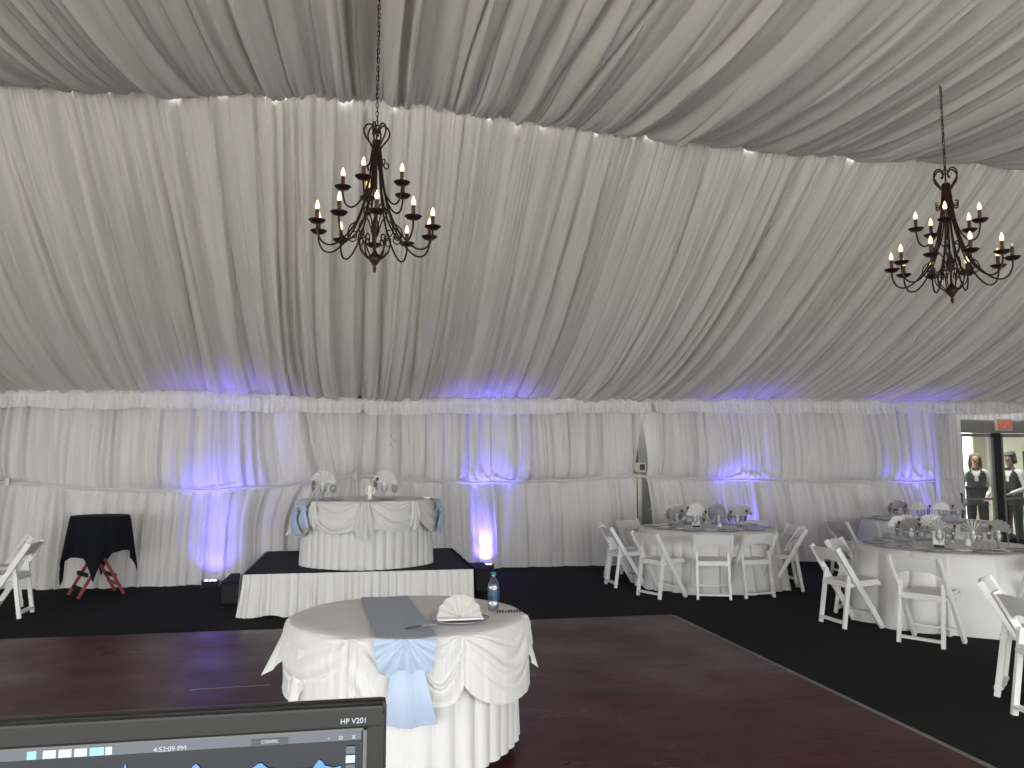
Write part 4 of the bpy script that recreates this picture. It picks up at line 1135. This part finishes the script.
# raised bezel frame
bt, bs = .0165, .0135
g = MB()
g.box((0, -.003, zt - bt / 2 - .001), (MW - .006, .010, bt), bev=.002); g.box((0, -.003, zt - MH + bt / 2), (MW - .006, .010, bt), bev=.002)
g.box((-MW / 2 + bs / 2 + .002, -.0028, zt - MH / 2), (bs, .010, MH - .014), bev=.002); g.box((MW / 2 - bs / 2 - .002, -.0028, zt - MH / 2), (bs, .010, MH - .014), bev=.002)
g.build('bezel', M['bezel'], mo)
g = MB(); g.box((0, -.004, zt - bt - .0015), (MW - 2 * bs, .006, .002)); g.box((MW / 2 - bs - .003, -.004, zt - MH / 2), (.003, .006, MH - 2 * bt)); g.build('inner_lip', M['bezel_in'], mo)
scr = MB().box((0, .001, zt - MH / 2), (MW - 2 * bs - .004, .004, MH - 2 * bt)).build('screen', M['screen'], mo)
link_mesh('lettering', text_mesh('HP V201', .0056, .0002), M['ui_btn'], mo, False, (MW / 2 - .0255, -.0086, zt - .0115), (PI / 2, 0, 0))
SXR = MW / 2 - bs - .006; STP = zt - bt - .003
def ui(x0_, x1_, z0_, z1_, m, nm='screen_item', y=-.0016): return MB().box(((x0_ + x1_) / 2, y, (z0_ + z1_) / 2), (x1_ - x0_, .0008, abs(z1_ - z0_))).build(nm, m, scr)
ui(-SXR, SXR, STP - .008, STP - .001, M['ui_bar'], 'title_bar')
ui(SXR - .082, SXR - .055, STP - .0075, STP - .003, M['ui_dark'], 'menu_button', -.0024)
link_mesh('lettering', text_mesh('CONFIG', .0034, .0001), M['ui_btn'], scr, False, (SXR - .0685, -.0031, STP - .0052), (PI / 2, 0, 0))
link_mesh('lettering', text_mesh('-    □    x'.replace('□', 'o'), .006, .0001), M['ui_btn'], scr, False, (SXR - .015, -.0031, STP - .005), (PI / 2, 0, 0))
link_mesh('lettering', text_mesh('4:52:09 PM', .0052, .0001), M['ui_btn'], scr, False, (.0745, -.0031, STP - .006), (PI / 2, 0, 0))
for k in range(3): 
    ui(SXR - .0115, SXR - .0045, STP - .018 - k * .0068, STP - .0125 - k * .0068, M['ui_btn'] if k == 1 else M['ui_bar'], 'view_button', -.0024)
for k, (w_, m_) in enumerate(((.006, 'ui_cyan'), (.0085, 'ui_btn'), (.0085, 'ui_btn'), (.0085, 'ui_btn'), (.0095, 'ui_cyan'), (.0045, 'ui_btn'))):
    ui(-.023 + k * .0105, -.023 + k * .0105 + w_, STP - .0075, STP - .002, M[m_], 'deck_button', -.0024)
# waveform: one flat shape on the screen
vs = []; fs = []; nW = 150; rw = random.Random(3); zb_ = STP - .029
for k in range(nW + 1):
    x = -SXR + .06 + (2 * SXR - .075) * k / nW
    t = k / nW
    e_ = .0012 + .005 * math.exp(-((t - .46) / .035) ** 2) + .013 * math.exp(-((t - .56) / .006) ** 2) + .009 * math.exp(-((t - .70) / .012) ** 2) + .006 * math.exp(-((t - .83) / .02) ** 2) + .006 * math.exp(-((t - .955) / .01) ** 2) + .008 * math.exp(-((t - .25) / .008) ** 2) + .0016 * rw.random()
    vs += [(x, -.0024, zb_ - .012 - e_ * .4), (x, -.0024, zb_ + e_)]
fs = [(2 * k, 2 * k + 2, 2 * k + 3, 2 * k + 1) for k in range(nW)]
pyd('waveform', vs, fs, M['ui_wave'], scr)
MB().box((0, .05, .17), (.05, .03, .34), bev=.004).build('stand_neck', M['bezel'], mo)
MB().box((0, .05, .007), (.22, .18, .014), bev=.005).build('stand_base', M['bezel'], mo)

# ---------------------------------------------------------------- lighting
w = bpy.data.worlds.new('sky'); scn.world = w; w.use_nodes = True
bg = w.node_tree.nodes['Background']; bg.inputs['Color'].default_value = (.985, .99, 1, 1); bg.inputs['Strength'].default_value = 1.0
def portal(loc, rot, sx, sy):
    ld = bpy.data.lights.new('daylight_opening', 'AREA'); ld.shape = 'RECTANGLE'; ld.size = sx; ld.size_y = sy
    ld.cycles.is_portal = True
    lo = bpy.data.objects.new('daylight_opening', ld); COL.objects.link(lo); lo.location = loc; lo.rotation_euler = rot
portal((.5, -2.05, 1.35), (PI / 2, 0, 0), 19.8, 2.7)       # open front side of the tent
